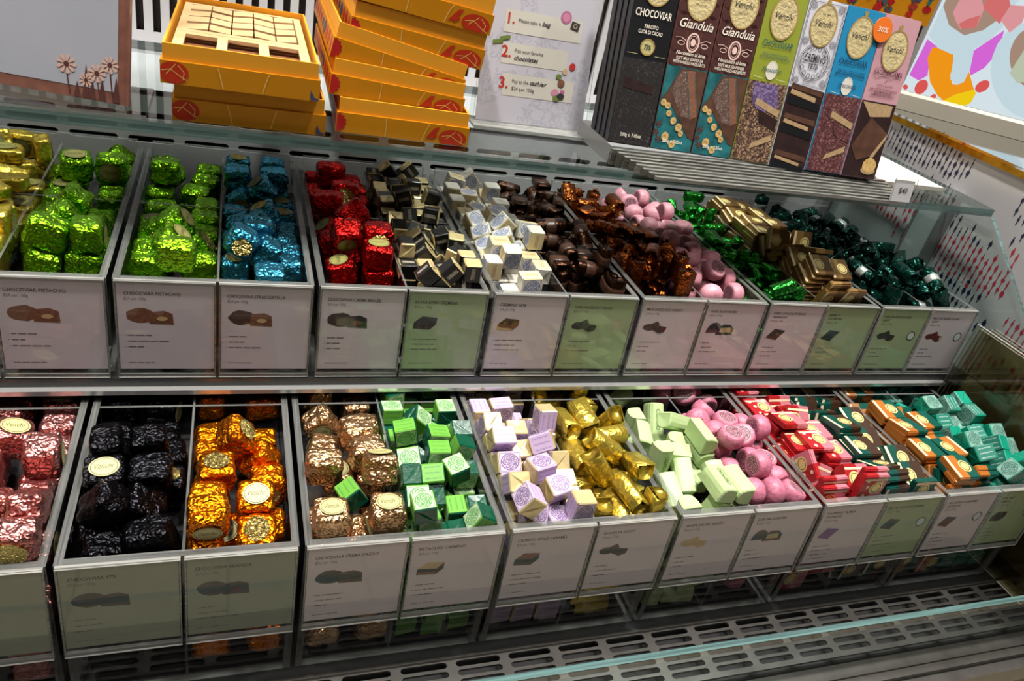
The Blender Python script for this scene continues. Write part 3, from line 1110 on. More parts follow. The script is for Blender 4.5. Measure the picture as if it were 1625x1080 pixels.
# kind: list of (mesh, [(part name, part mesh)]) variants, collision size, and shape
def variants(kind):
    out = []
    if kind[0] == 'cube':
        _, fm, size, st = kind
        for sd in range(4):
            sx, sy, sz = size[0] * (1 + .05 * (sd - 1.5) / 1.5), size[1], size[2] * (1 - .04 * (sd - 1.5))
            me = foil_cube(sx, sy, sz, sd * 2.3 + len(fm)).mesh('foil_' + fm, fm, True)
            z = sz / 2 + .0010
            parts = []
            if sd in (0, 1):
                parts.append(('sticker', oval_sticker(sx * .36, sy * .33, z).mesh('sticker', [st, 'st_ink'])))
            g = MB()
            r_ = random.Random(sd)
            g.oval(0, 0, sx * .34, -sy * .34, -z, 0, 18, None, .06, r_)
            if sd in (0, 2):
                parts.append(('foil_seal', g.mesh('foil_seal', 'st_gold')))
            out.append((me, parts))
    elif kind[0] == 'fold':
        _, a, b_, c_, size = kind
        me = fold_box(*size).mesh('folded_' + a, [a, b_, c_])
        out.append((me, []))
    elif kind[0] == 'ingot':
        _, fm, size, tw, band = kind
        for sd in range(3):
            me = ingot(*size, sd * 1.9, tw).mesh('ingot_' + fm, fm, fm not in ('ing_green',))
            parts = []
            if band and (sd == 0 or band != 'silver'):
                g = MB()
                L, W, H = size
                if band == 'text':
                    for q in (-1, 1):
                        g.text('CREMOSO', 0, -W * .12, W * .22, H * .5 + .0006, 0, 'C', width=L * .62)
                    parts.append(('print', g.mesh('print', 'ing_ink')))
                else:
                    g2 = ingot(L * (.42 if band != 'silver' else .34), W * 1.05, H * 1.04, sd * 1.9)
                    parts.append(('band', g2.mesh('band', band, True)))
            out.append((me, parts))
    elif kind[0] == 'round':
        _, fm, rad, h = kind
        for sd in range(2):
            me = round_choc(rad, h, sd).mesh('round_' + fm, fm, True)
            g = MB()
            n = 20
            g.face([(rad * .72 * math.cos(2 * math.pi * k / n), rad * .72 * math.sin(2 * math.pi * k / n), h * .5 + .0003) for k in range(n)], 0,
                   [(.5 + .5 * math.cos(2 * math.pi * k / n), .5 + .5 * math.sin(2 * math.pi * k / n)) for k in range(n)])
            out.append((me, [('emblem', g.mesh('emblem', 'round_face'))]))
    elif kind[0] == 'square':
        _, nm, S, H = kind
        for sd in range(2):
            me = square_choc(S, H).mesh('square_' + nm, ['sq_' + nm, 'sq2_' + nm])
            parts = []
            for sg in (1, -1):
                g = MB()
                T = Matrix.Rotation(math.pi, 4, 'X') if sg < 0 else None
                g.oval(-S * .14 * (1 if sd else -1), 0, S * .25, S * .25, H / 2 + .0003, 0, 20, T)
                if nm in ('red',):
                    for q in range(5):
                        rr_ = random.Random(q + sd * 9)
                        g.oval(rr_.uniform(-.42, .42) * S, rr_.uniform(-.42, .42) * S, S * .07, S * .07, H / 2 + .0002, 1, 10, T)
                    g.flat([(-S * .48, S * .30), (S * .48, S * .30), (S * .48, S * .38), (-S * .48, S * .38)], H / 2 + .0002, 1, T)
                else:
                    g.flat([(-S * .48, -S * .46), (-S * .36, -S * .46), (-S * .36, S * .46), (-S * .48, S * .46)], H / 2 + .0002, 1, T)
                g.ring(-S * .14 * (1 if sd else -1), 0, S * .19, S * .19, S * .02, H / 2 + .0005, 2, 16, T)
                parts.append(('medallion', g.mesh('medallion', ['sq_medal', 'sq_cream', 'fo_brown'])))
            out.append((me, parts))
    return out


def dims(kind):
    if kind[0] == 'cube':
        return kind[2], 'BOX'
    if kind[0] == 'fold':
        return kind[4], 'BOX'
    if kind[0] == 'ingot':
        return (kind[2][0] + kind[3] * 1.0, kind[2][1], kind[2][2]), 'BOX'
    if kind[0] == 'round':
        return (kind[2] * 2, kind[2] * 2, kind[3]), 'CYL'
    return (kind[2], kind[2], kind[3]), 'BOX'


CUBE = (.0362, .0332, .0300)
KIND = {
    'gold_packet': ('cube', 'fo_gold', (.040, .032, .018), 'st_olive'),
    'lime': ('cube', 'fo_lime', CUBE, 'st_olive'),
    'blue': ('cube', 'fo_blue', (.0330, .0310, .0282), 'st_olive'),
    'red': ('cube', 'fo_red', CUBE, 'st_olive'),
    'blackgold': ('fold', 'pa_black', 'le_black', 'fd_black', (.0225, .0200, .0190)),
    'white': ('fold', 'pa_white', 'le_white', 'fd_white', (.0260, .0230, .0210)),
    'brown': ('ingot', 'fo_brown', (.038, .022, .016), 0, 'brown_band'),
    'caramel': ('ingot', 'fo_caramel', (.036, .021, .016), .008, None),
    'pink_up': ('round', 'round_pink_u', .0158, .0200),
    'green_ing': ('ingot', 'fo_green', (.036, .018, .014), 0, None),
    'gold_square': ('square', 'gld', .0360, .0068),
    'dark_green': ('ingot', 'fo_dgreen', (.040, .022, .017), .007, 'silver'),
    'pinkfoil': ('cube', 'fo_pink', CUBE, 'st_cream'),
    'blackfoil': ('cube', 'fo_black', CUBE, 'st_cream'),
    'orange': ('cube', 'fo_orange', CUBE, 'st_cream'),
    'copper': ('cube', 'fo_copper', (.0355, .0325, .030), 'st_cream'),
    'green': ('fold', 'pa_green', 'le_green', 'fd_green', (.0250, .0225, .0205)),
    'lilac': ('fold', 'pa_lilac', 'le_lilac', 'fd_lilac', (.0275, .0240, .0218)),
    'gold_ingot': ('ingot', 'fo_gold', (.044, .0235, .020), 0, None),
    'pale_ingot': ('ingot', 'ing_green', (.044, .0235, .021), 0, 'text'),
    'pink': ('round', 'round_pink', .0168, .0215),
    'red_sq': ('square', 'red', .0380, .0074),
    'dkg_sq': ('square', 'dkg', .0380, .0074),
    'org_sq': ('square', 'org', .0380, .0074),
    'teal': ('fold', 'pa_teal', 'le_teal', 'fd_teal', (.0270, .0240, .0218)),
}
# row, bin, half, kind, number, name, label, group
FILL = [
    (UP, 0, 0, 'gold_packet', 58, 'gold_foil_packet', 'yellow gold foil packet in the bin shared with lime green cubes'),
    (UP, 0, 1, 'lime', 53, 'lime_foil_chocolate', 'lime green foil cube in the bin shared with gold packets'),
    (UP, 1, 0, 'lime', 53, 'lime_foil_chocolate', 'lime green foil cube in the bin shared with blue cubes'),
    (UP, 1, 1, 'blue', 57, 'blue_foil_chocolate', 'bright blue crinkled foil chocolate cube'),
    (UP, 2, 0, 'red', 42, 'red_foil_chocolate', 'bright red crinkled foil chocolate cube'),
    (UP, 2, 1, 'blackgold', 128, 'black_wrapped_chocolate', 'small black wrapped cube with gold folded ends'),
    (UP, 3, 0, 'white', 96, 'white_wrapped_chocolate', 'small white wrapped cube with blue round print'),
    (UP, 3, 1, 'brown', 78, 'brown_wrapped_ingot', 'dark brown wrapped chocolate ingot with lettered band'),
    (UP, 4, 0, 'caramel', 80, 'caramel_wrapped_ingot', 'glossy caramel brown twist wrapped chocolate ingot'),
    (UP, 4, 1, 'pink_up', 70, 'light_pink_round_chocolate', 'light pink wrapped round chocolate in the upper bins'),
    (UP, 5, 0, 'green_ing', 52, 'green_foil_ingot', 'bright green foil chocolate ingot beside the gold squares'),
    (UP, 5, 1, 'gold_square', 172, 'gold_square_chocolate', 'thin gold and brown square chocolate with pale medallion'),
    (UP, 6, 0, 'dark_green', 72, 'dark_green_wrapped_ingot', 'glossy dark green wrapped ingot beside the gold squares'),
    (UP, 6, 1, 'dark_green', 72, 'dark_green_wrapped_ingot', 'glossy dark green wrapped ingot by the patterned end wall'),
    (LO, 0, 0, 'pinkfoil', 36, 'pink_foil_chocolate', 'rose pink foil cube in the outermost compartment of the lower bins'),
    (LO, 0, 1, 'pinkfoil', 42, 'pink_foil_chocolate', 'rose pink crinkled foil chocolate cube'),
    (LO, 1, 0, 'blackfoil', 44, 'black_foil_chocolate', 'shiny black crinkled foil chocolate cube'),
    (LO, 1, 1, 'orange', 42, 'orange_foil_chocolate', 'bright orange crinkled foil chocolate cube'),
    (LO, 2, 0, 'copper', 43, 'copper_foil_chocolate', 'copper gold crinkled foil chocolate cube'),
    (LO, 2, 1, 'green', 86, 'green_wrapped_chocolate', 'green printed wrapped cube with dark green folded ends'),
    (LO, 3, 0, 'lilac', 78, 'lilac_wrapped_chocolate', 'lilac printed wrapped cube with gold folded ends'),
    (LO, 3, 1, 'gold_ingot', 53, 'gold_foil_ingot', 'shiny yellow gold foil chocolate ingot'),
    (LO, 4, 0, 'pale_ingot', 51, 'pale_green_wrapped_ingot', 'pale green paper wrapped chocolate ingot'),
    (LO, 4, 1, 'pink', 62, 'pink_round_chocolate', 'deep pink wrapped round chocolate in the lower bins'),
    (LO, 5, 0, 'red_sq', 92, 'red_square_chocolate', 'thin red and pink square chocolate with gold medallion'),
    (LO, 5, 1, 'dkg_sq', 92, 'dark_green_square_chocolate', 'thin dark green and brown square chocolate with medallion'),
    (LO, 6, 0, 'org_sq', 92, 'orange_square_chocolate', 'thin orange and green square chocolate with medallion'),
    (LO, 6, 1, 'teal', 85, 'teal_wrapped_chocolate', 'teal printed wrapped cube with folded paper ends'),
]


# ------------------------------------------------------------------ let the chocolates fall into the bins (rigid bodies at 10x size)
FRONT = {'cube': (2, 6), 'fold': (6, 12), 'ingot': (2, 8), 'round': (4, 8), 'square': (8, 20)}


def settle(fill, frames=50):
    K = 10.0
    bpy.ops.rigidbody.world_add()
    rbw = SC.rigidbody_world
    pc = bpy.data.collections.new('settling')
    rbw.collection = pc
    rbw.substeps_per_frame = 8
    rbw.solver_iterations = 12
    rbw.point_cache.frame_start = 1
    rbw.point_cache.frame_end = frames + 5
    SC.gravity = (0, 0, -98.1)
    objs, temp = [], []

    def body(me, loc, rot, passive, shape, fr=.5):
        o = bpy.data.objects.new('body', me)
        o.location = loc
        o.rotation_euler = rot
        COL.objects.link(o)
        pc.objects.link(o)
        o.rigid_body.type = 'PASSIVE' if passive else 'ACTIVE'
        o.rigid_body.collision_shape = shape
        o.rigid_body.use_margin = True
        o.rigid_body.collision_margin = .002 if not passive else .0
        o.rigid_body.friction = fr
        o.rigid_body.restitution = 0.02
        if not passive:
            o.rigid_body.linear_damping = .12
            o.rigid_body.angular_damping = .25
            o.rigid_body.mass = .5
        temp.append(o)
        return o

    def wall(lo, hi):
        c_ = [(a + d) / 2 * K for a, d in zip(lo, hi)]
        s_ = [(d - a) / 2 * K for a, d in zip(lo, hi)]
        m = MB(); m.box([-q for q in s_], s_)
        body(m.mesh('w', []) if False else mk(m), c_, (0, 0, 0), True, 'BOX')

    def mk(m):
        me = bpy.data.meshes.new('w')
        me.from_pydata(m.v, [], m.f)
        return me
    protos = {}
    r_ = random.Random(21)
    for fi, (R, i, k, kind, num, *_rest) in enumerate(fill):
        xa = R['x0'] + PITCHX * i + (WALL if k == 0 else BINW / 2 + .0012)
        xb = xa + BINW / 2 - WALL - .0012
        ya, yb = R['y'] + .0045 + WALL, R['back'] - WALL
        z0, z1, zt = R['bot'], R['rim'], R['rim'] + .5
        th = .03
        wall((xa - .002, ya, z0), (xa + .0004, yb, zt))
        wall((xb - .0004, ya, z0), (xb + .002, yb, zt))
        wall((xa, ya - th, z0), (xb, ya + .0004, zt))
        wall((xa, yb - .0004, z0), (xb, yb + th, zt))
        wall((xa, R['cross'] - .0004, z0), (xb, R['cross'] + .0034, z1 - .001))
        pr = riser_profile(R)
        yo = R['y'] + .0045
        for (y1, h1), (y2, h2) in zip(pr[:-1], pr[1:]):
            L = math.hypot(y2 - y1, h2 - h1)
            an = math.atan2(h2 - h1, y2 - y1)
            m = MB(); m.box((-(xb - xa) / 2 * K, -L / 2 * K, -.2), ((xb - xa) / 2 * K, L / 2 * K, 0))
            body(mk(m), ((xa + xb) / 2 * K, (yo + (y1 + y2) / 2) * K, (z0 + (h1 + h2) / 2) * K), (an, 0, 0), True, 'BOX')
        size, shp = dims(KIND[kind])
        if kind not in protos:
            m = MB()
            if shp == 'BOX':
                m.box([-q / 2 * K for q in size], [q / 2 * K for q in size])
            else:
                n = 12
                m.prism([(size[0] / 2 * K * math.cos(2 * math.pi * q / n), size[0] / 2 * K * math.sin(2 * math.pi * q / n)) for q in range(n)], -size[2] / 2 * K, size[2] / 2 * K)
            protos[kind] = mk(m)
        flatk = KIND[kind][0] == 'square'
        cnt = 0
        layer = 0
        nf = FRONT[KIND[kind][0]][0 if R is UP else 1]
        if nf:                                  # the deep channel behind the front pane fills first
            gx = max(size) * 1.05
            fx = max(1, int((xb - xa - .002) / gx))
            for q in range(nf):
                rot = (r_.uniform(-.3, .3) + (math.pi / 2 if KIND[kind][0] == 'square' else 0), r_.uniform(-.3, .3), r_.uniform(-.4, .4))
                o = body(protos[kind], ((xa + (q % fx + .5) * (xb - xa) / fx) * K, (ya + .5 * max(size[1], .018) + .002) * K,
                                        (z0 + .02 + (q // fx) * max(size[1], size[2]) * 1.15) * K), rot, False, 'BOX' if shp == 'BOX' else 'CONVEX_HULL', .4)
                objs.append((fi, o))
        g = max(size) * 1.08
        nx = max(1, int((xb - xa - .003) / g)) + (0 if flatk else 1)
        ny = max(1, int((yb - ya - .004) / g))
        dz = size[2] * 1.25 if flatk else max(size) * 2.1
        while cnt < num:
            cells = [(p, q) for p in range(nx) for q in range(ny)]
            if not flatk:
                r_.shuffle(cells)
            for p, q in cells:
                if cnt >= num:
                    break
                room = max(0.0, (xb - xa - nx * g) / 2)
                if flatk:
                    x = xa + (xb - xa) / 2 + (p + .5 - nx / 2) * g + r_.uniform(-room, room)
                else:
                    x = xa + max(size) * .55 + (xb - xa - max(size) * 1.1) * p / max(1, nx - 1)
                y = ya + (q + .5) * (yb - ya) / ny + r_.uniform(-.002, .002)
                if flatk:
                    z = z1 - .012 + layer * dz
                    rot = (r_.uniform(.2, .75) * (1 if q % 3 else -1), r_.uniform(-.3, .3), r_.uniform(-.6, .6))
                else:
                    z = z1 - .005 + layer * dz + (p % 2) * dz * .5 + r_.uniform(0, .002)
                    rot = tuple(r_.uniform(-math.pi, math.pi) for _ in range(3))
                    if KIND[kind][0] == 'cube':
                        rot = (r_.choice([0, 0, math.pi, math.pi / 2, -math.pi / 2]) + r_.uniform(-.8, .8), r_.uniform(-.8, .8), r_.uniform(-1.2, 1.2))
                    elif KIND[kind][0] == 'round':
                        rot = (r_.uniform(-1.6, 1.6), r_.uniform(-.6, .6), r_.uniform(-3, 3))
                o = body(protos[kind], (x * K, y * K, z * K), rot, False, 'BOX' if shp == 'BOX' else 'CONVEX_HULL', .55)
                objs.append((fi, o))
                cnt += 1
            layer += 1
    for fr_ in range(1, frames + 1):
        SC.frame_set(fr_)
    dg = bpy.context.evaluated_depsgraph_get()
    res = []
    for fi, o in objs:
        mw = o.evaluated_get(dg).matrix_world.copy()
        loc, q, _s = mw.decompose()
        res.append((fi, loc / K, q))
    bpy.ops.rigidbody.world_remove()
    meshes = {o.data for o in temp}
    for o in temp:
        bpy.data.objects.remove(o)
    for me in meshes:
        bpy.data.meshes.remove(me)
    bpy.data.collections.remove(pc)
    SC.gravity = (0, 0, -9.81)
    SC.frame_set(1)
    return res


POSES = settle(FILL)
VAR = {k: variants(v) for k, v in KIND.items()}
vr = random.Random(8)
NC = {}


def in_bin(fi, loc, q):
    R, i, k, kind = FILL[fi][:4]
    xa = R['x0'] + PITCHX * i + (WALL if k == 0 else BINW / 2 + .0012)
    xb = xa + BINW / 2 - WALL - .0012
    sz = dims(KIND[kind])[0]
    ex = [sum(abs((q @ Vector(v))[a]) * sz[n_] / 2 for n_, v in enumerate(((1, 0, 0), (0, 1, 0), (0, 0, 1)))) * .92 for a in range(3)]
    if KIND[kind][0] == 'round':
        ex = [min(e, sz[0] / 2) for e in ex]
    top = R['rim'] + (.034 if loc.y < R['cross'] - (.02 if R is UP else .04) else .022 if R is UP else .006)
    tol = .0012 if KIND[kind][0] == 'round' else .002
    return loc.x - ex[0] > xa - tol and loc.x + ex[0] < xb + tol and loc.y - ex[1] > R['y'] + .0045 + WALL - .002 and loc.y + ex[1] < R['back'] and loc.z - ex[2] > R['bot'] - .002 and loc.z + ex[2] * .8 < top


def shown(poses):
    """which chocolates can be seen at all, from the photograph's place or a step around it"""
    from mathutils.bvhtree import BVHTree
    vs, fs, own = [], [], []
    for n, (fi, loc, q) in enumerate(poses):
        sz = dims(KIND[FILL[fi][3]])[0]
        o = len(vs)
        C8 = [q @ Vector((sx * sz[0] / 2, sy * sz[1] / 2, sz_ * sz[2] / 2)) * .97 + loc for sx in (-1, 1) for sy in (-1, 1) for sz_ in (-1, 1)]
        vs += C8
        for f_ in ((0, 1, 3, 2), (4, 6, 7, 5), (0, 4, 5, 1), (2, 3, 7, 6), (0, 2, 6, 4), (1, 5, 7, 3)):
            fs.append(tuple(o + a for a in f_))
            own.append(n)
    tree = BVHTree.FromPolygons(vs, fs)
    eyes = [CAM + Vector(d) for d in ((0, 0, 0), (-.5, 0, .1), (.6, 0, .1), (.25, -.2, .3), (.2, -.1, -.35))]
    ok = set()
    for n, (fi, loc, q) in enumerate(poses):
        pts = [v * .85 + loc * .15 for v in vs[8 * n:8 * n + 8]]
        pts += [(pts[a] + pts[b_]) / 2 for a, b_ in ((0, 7), (0, 3), (4, 7), (0, 5), (2, 7), (0, 6), (1, 7))]
        for e in eyes:
            for p_ in pts:
                h = tree.ray_cast(e, (p_ - e).normalized())
                if h[2] is not None and own[h[2]] == n:
                    ok.add(n)
                    break
            if n in ok:
                break
    return ok


POSES = [p_ for p_ in POSES if in_bin(*p_)]
SHOWN = shown(POSES)
_sp = pix(545, 772, z=.778)
STRAY = min((n_ for n_ in SHOWN if FILL[POSES[n_][0]][3] == 'copper' and POSES[n_][1].z > .756), key=lambda n_: (POSES[n_][1] - _sp).length)
for _n, (fi, loc, q) in enumerate(POSES):
    if _n not in SHOWN:
        continue
    R, i, k, kind, num, name, label = FILL[fi]
    me, parts = vr.choice(VAR[kind])
    if _n == STRAY:
        me, parts = VAR['green'][0]
        name, label = 'green_wrapped_chocolate', 'single green printed cube lying among the copper foil chocolates'
    base_label = label
    if _n != STRAY:
        if loc.y > R['cross']:
            label += ', behind the cross bar'
        elif loc.z < R['rim'] - R['card'] + .022 and loc.y < R['y'] + .045:
            label += ', beneath the product card'
        else:
            label += ', before the cross bar'
    o = bpy.data.objects.new(name, me)
    o.rotation_mode = 'QUATERNION'
    o.location = loc
    o.rotation_quaternion = q
    COL.objects.link(o)
    tag(o, label, 'chocolate', None if _n == STRAY else base_label)
    NC[fi] = NC.get(fi, 0) + 1
    for pn, pm in parts:
        p = bpy.data.objects.new(pn, pm)
        COL.objects.link(p)
        p.parent = o
print('CHOCOLATES', sum(NC.values()), NC)

# ------------------------------------------------------------------ things on the glass shelf
M['box_yellow'] = mottled('box_yellow', (204, 136, 2), (196, 128, 1), .42, 12)
M['box_red'] = plain('box_red_print', (188, 46, 16), .45)
M['box_flower'] = plain('box_flower_print', (176, 26, 30), .45)
M['box_cream'] = plain('box_cream_line', (232, 180, 96), .5)
M['box_blue'] = plain('box_blue_print', (60, 72, 120), .5)
M['box_inside'] = plain('box_inside', (232, 160, 30), .6)
M['tray_cream'] = mottled('tray_cream', (214, 182, 134), (204, 170, 120), .6, 25)
M['tray_dark'] = plain('tray_floor_brown', (126, 78, 40), .7)
BW, BD, H1, H2 = .1500, .258, .0218, .0156


def gift_box(label, x, y, z, yaw=0, roll=0, design=0, tray=False):
    """open yellow box: printed base, plain inner collar"""
    root = thing('gift_box', label, 'box', (x, y, z), (0, math.radians(roll), math.radians(yaw)), 'yellow gift boxes on the glass shelf')
    t_ = .0022
    b = MB()
    b.box((0, 0, 0), (BW, BD, .002))
    b.box((0, 0, .002), (BW, t_, H1)); b.box((0, BD - t_, .002), (BW, BD, H1))
    b.box((0, t_, .002), (t_, BD - t_, H1)); b.box((BW - t_, t_, .002), (BW, BD - t_, H1))
    b.build('base', 'box_yellow', root)
    b = MB()
    a = t_ + .0001
    c_ = a + t_
    h = H1 + H2
    b.box((a, a, .0021), (BW - a, c_, h)); b.box((a, BD - c_, .0021), (BW - a, BD - a, h))
    b.box((a, c_, .0021), (c_, BD - c_, h)); b.box((BW - c_, c_, .0021), (BW - a, BD - c_, h))
    b.build('collar', 'box_inside', root)
    # print on the front (local xz -> T) and on the left side
    T = Matrix(((1, 0, 0, 0), (0, 0, -1, -.0003), (0, 1, 0, 0), (0, 0, 0, 1)))

    def fruit(cx, cy, rx, ry):
        pts = []
        for k in range(28):
            an = 2 * math.pi * k / 28
            px, py = cx + rx * math.cos(an), cy + ry * math.sin(an)
            pts.append((min(max(px, .0004), BW - .0004), min(max(py, .0006), H1 - .0006)))
        b = MB(); b.flat(pts, 0, 0, T)
        b.line([(cx - rx * .8, cy + ry * .1), (cx - rx * .2, cy + ry * .3), (cx + rx * .5, cy - ry * .35), (cx + rx * .9, cy - ry * .6)], .0008, .0001, 1, T)
        b.line([(cx - rx * .5, cy - ry * .2), (cx, cy + ry * .55), (cx + rx * .15, cy + ry * .8)], .0008, .0001, 1, T)
        b.line([(cx + rx * .3, cy + ry * .7), (cx + rx * .7, cy + ry * .1), (cx + rx * .6, cy - ry * .6)], .0008, .0001, 1, T)
        b.build('fruit_print', ['box_red', 'box_cream'], root)

    def line_print(pts):
        b = MB(); b.line(pts, .0011, .0001, 0, T); b.build('line_print', 'box_cream', root)

    def leaf_print(pts, mt):
        b = MB(); b.flat(pts, .0001, 0, T); b.build('leaf_print', mt, root)
    if design == 0:
        fruit(.012, .0110, .0135, .0104)
        line_print([(.052, H1 - .001), (.054, .013), (.057, .001)])
        line_print([(.100, H1 - .001), (.097, .012), (.094, .001)])
        leaf_print([(.141, .001), (.1495, .001), (.1485, .003), (.145, .0035), (.141, .011), (.1405, .006)], 'box_blue')
    else:
        fl = []
        for k in range(20):
            an = -math.pi / 2 + math.pi * k / 19
            rr = .0108 * (1 + .14 * math.cos(k * 2.2))
            fl.append((.0004 + rr * math.cos(an) * .9, .0110 + rr * .92 * math.sin(an)))
        b = MB(); b.flat(fl, 0, 0, T); b.build('flower_print', 'box_flower', root)
        line_print([(.0535, H1 - .001), (.0545, .013), (.054, .001)])
        line_print([(.103, H1 - .001), (.099, .012), (.096, .001)])
        leaf_print([(.0995, .004), (.104, .006), (.108, .0045), (.1135, .0085), (.1115, .012), (.1155, .019), (.110, .018), (.105, .012)], 'box_red')
        fruit(.1315, .0080, .0163, .0098)
    TL = Matrix(((0, 0, -1, -.0003), (-1, 0, 0, 0), (0, 1, 0, 0), (0, 0, 0, 1)))
    b = MB()
    r_ = random.Random(design)
    for k in range(9):
        cy = -.015 - k * .028
        b.flat(blob(cy, .0115, r_.uniform(.006, .011), r_.uniform(.005, .0095), r_, 12, .15), 0, r_.choice([0, 1, 2, 3]), TL)
    b.build('side_print', ['box_red', 'box_cream', 'box_blue', 'box_flower'], root)
    if tray:
        tr = MB()
        zt = H1 + H2 - .006
        x0, x1, y0, y1 = c_ + .004, BW - c_ - .004, c_ + .004, BD - c_ - .004
        yf = y0 + .083                        # front row of three windows
        tr.box((x0, y0, zt - .003), (x1, y0 + .014, zt)); tr.box((x0, yf - .012, zt - .003), (x1, yf, zt))
        nw = 3
        ww = (x1 - x0 - .010 * (nw + 1)) / nw
        for k in range(nw + 1):
            xx = x0 + k * (ww + .010)
            tr.box((xx, y0 + .014, zt - .003), (xx + .010, yf - .012, zt))
        for k in range(nw):
            xx = x0 + .010 + k * (ww + .010)
            tr.box((xx, y0 + .014, zt - .008), (xx + ww, y0 + .034, zt - .005))
        frame = tr.build('tray_frame', 'tray_cream', root)
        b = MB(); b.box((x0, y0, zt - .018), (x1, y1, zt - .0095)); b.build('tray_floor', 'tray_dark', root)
        # woven lattice of slats behind the windows
        b = MB(); b.box((x0, yf + .001, zt - .003), (x1, yf + .012, zt)); b.box((x0, y1 - .008, zt - .003), (x1, y1, zt))
        b.box((x0, yf + .012, zt - .003), (x0 + .008, y1 - .008, zt)); b.box((x1 - .008, yf + .012, zt - .003), (x1, y1 - .008, zt))
        b.build('lattice_frame', 'tray_cream', root)
        ya, yb = yf + .012, y1 - .008
        rows_ = 4
        dy = (yb - ya) / rows_
        nxs = 5
        dx = (x1 - x0 - .016) / nxs
        for j in range(rows_):
            for k in range(nxs):
                xa_, yy = x0 + .008 + k * dx, ya + j * dy
                sl = MB()
                up = k % 2 == 0
                pts = [(xa_, yy + (0 if up else dy * .30)), (xa_ + dx - .0016, yy + (dy * .30 if up else 0)), (xa_ + dx - .0016, yy + (dy * 1.08 if up else dy * .78)), (xa_, yy + (dy * .78 if up else dy * 1.08))]
                pts = [(px, min(py, yb)) for px, py in pts]
                sl.prism(pts, zt - .003 - .0004 * (k % 2), zt + .0006 * (j % 2))
                sl.build('lattice_slat', 'tray_cream', root)
    return root


gift_box('lower open yellow box in the two-box stack beside the framed poster', -.0585, .812, TOPZ + .0004, 0, 0, 0)
gift_box('open yellow box showing a cream lattice tray on top', -.0676, .805, TOPZ + H1 + H2 + .0008, -.5, 0, 0, True)
gift_box('bottom yellow box of the tall leaning stack, resting on the glass', .1050, .832, TOPZ + .0004, -2, 0, 1)
gift_box('second yellow box up in the tall stack, slightly tilted', .0952, .838, TOPZ + .0390, -1, 3.2, 1)
gift_box('most steeply tilted yellow box in the middle of the tall stack', .0935, .844, 1.1125, -1, 9.6, 1)
gift_box('fourth yellow box up in the tall stack, below the topmost', .1120, .848, 1.1345, -1, 5.0, 1)
gift_box('topmost yellow box of the tall leaning stack', .1150, .848, 1.1735, -1, 5.6, 1)

# framed poster on a clear foot
PY = .842
M['poster'] = mottled('poster_paper', (186, 188, 198), (178, 182, 192), .25, 9)
M['poster_frame'] = mottled('poster_border', (120, 78, 66), (148, 100, 84), .4, 60)
M['petal'] = plain('petal_print', (226, 184, 166), .5)
M['stem'] = plain('stem_print', (92, 52, 46), .5)
M['shade_grey'] = plain('poster_grey_print', (168, 172, 182), .3)
M['cream_card'] = plain('poster_cream_print', (206, 200, 192), .4)
root = thing('framed_poster', 'pale grey poster with rosy brown border and printed flowers', 'poster', (-.0990, .828, TOPZ + .004), (math.radians(-11.5), 0, math.radians(-13.5)))
PW, PH = .42, .60
b = MB(); b.box((-PW, 0, 0), (0, .004, PH)); b.build('backing', 'poster_frame', root)
T = Matrix(((1, 0, 0, 0), (0, 0, -1, -.0003), (0, 1, 0, 0), (0, 0, 0, 1)))
b = MB(); b.flat([(-PW + .011, .011), (-.011, .011), (-.011, PH - .011), (-PW + .011, PH - .011)], 0, 0, T); b.build('sheet', 'poster', root)
b = MB()
b.oval(-.165, .105, .026, .014, .0003, 0, 26, T); b.ring(-.168, .107, .013, .008, .001, .0005, 1, 20, T); b.ring(-.168, .107, .007, .004, .001, .0005, 1, 16, T)
b.flat([(-.19, .092), (-.135, .094), (-.129, .075), (-.131, .045), (-.136, .012), (-.158, .03), (-.19, .045)], .0002, 2, T)
b.build('printed_picture', ['cream_card', 'st_ink', 'shade_grey'], root)
b = MB()
for (cx, cy, s_) in ((-.058, .030, .0085), (-.030, .026, .008), (-.018, .036, .0075), (-.040, .018, .006), (-.17, .006, .006), (-.150, .006, .006), (-.135, .006, .005)):
    for k in range(9):
        a = 2 * math.pi * k / 9
        b.flat([(cx, cy), (cx + s_ * math.cos(a - .22), cy + s_ * math.sin(a - .22)), (cx + s_ * 1.1 * math.cos(a), cy + s_ * 1.1 * math.sin(a)), (cx + s_ * math.cos(a + .22), cy + s_ * math.sin(a + .22))], .0006, 0, T)
    b.oval(cx, cy, s_ * .3, s_ * .3, .0008, 1, 10, T)
    b.line([(cx, cy - s_ * .6), (cx + .003, .002)], .0012, .0004, 1, T)
for (cx, hh) in ((-.040, .034), (-.025, .024), (-.012, .026), (-.034, .020), (-.048, .016)):
    b.flat([(cx - .0035, .001), (cx + .0035, .001), (cx, hh)], .0005, 1, T)
b.build('printed_flowers', ['petal', 'stem'], root)
b = MB(); b.box((-PW, -.0035, -.0005), (.0005, -.0015, PH), mats=[1, 1, 0, 0, 1, 1]); b.build('cover_pane', ['pane', 'edge'], root)
root = thing('poster_stand', 'clear acrylic foot lying on the shelf under the framed poster', 'stand', (-.122, .806, TOPZ + .0004))
b = MB(); sheet(b, (-.12, 0, 0), (.040, .095, .003)); b.build('foot_plate', ['clear', 'edge_bright'], root)

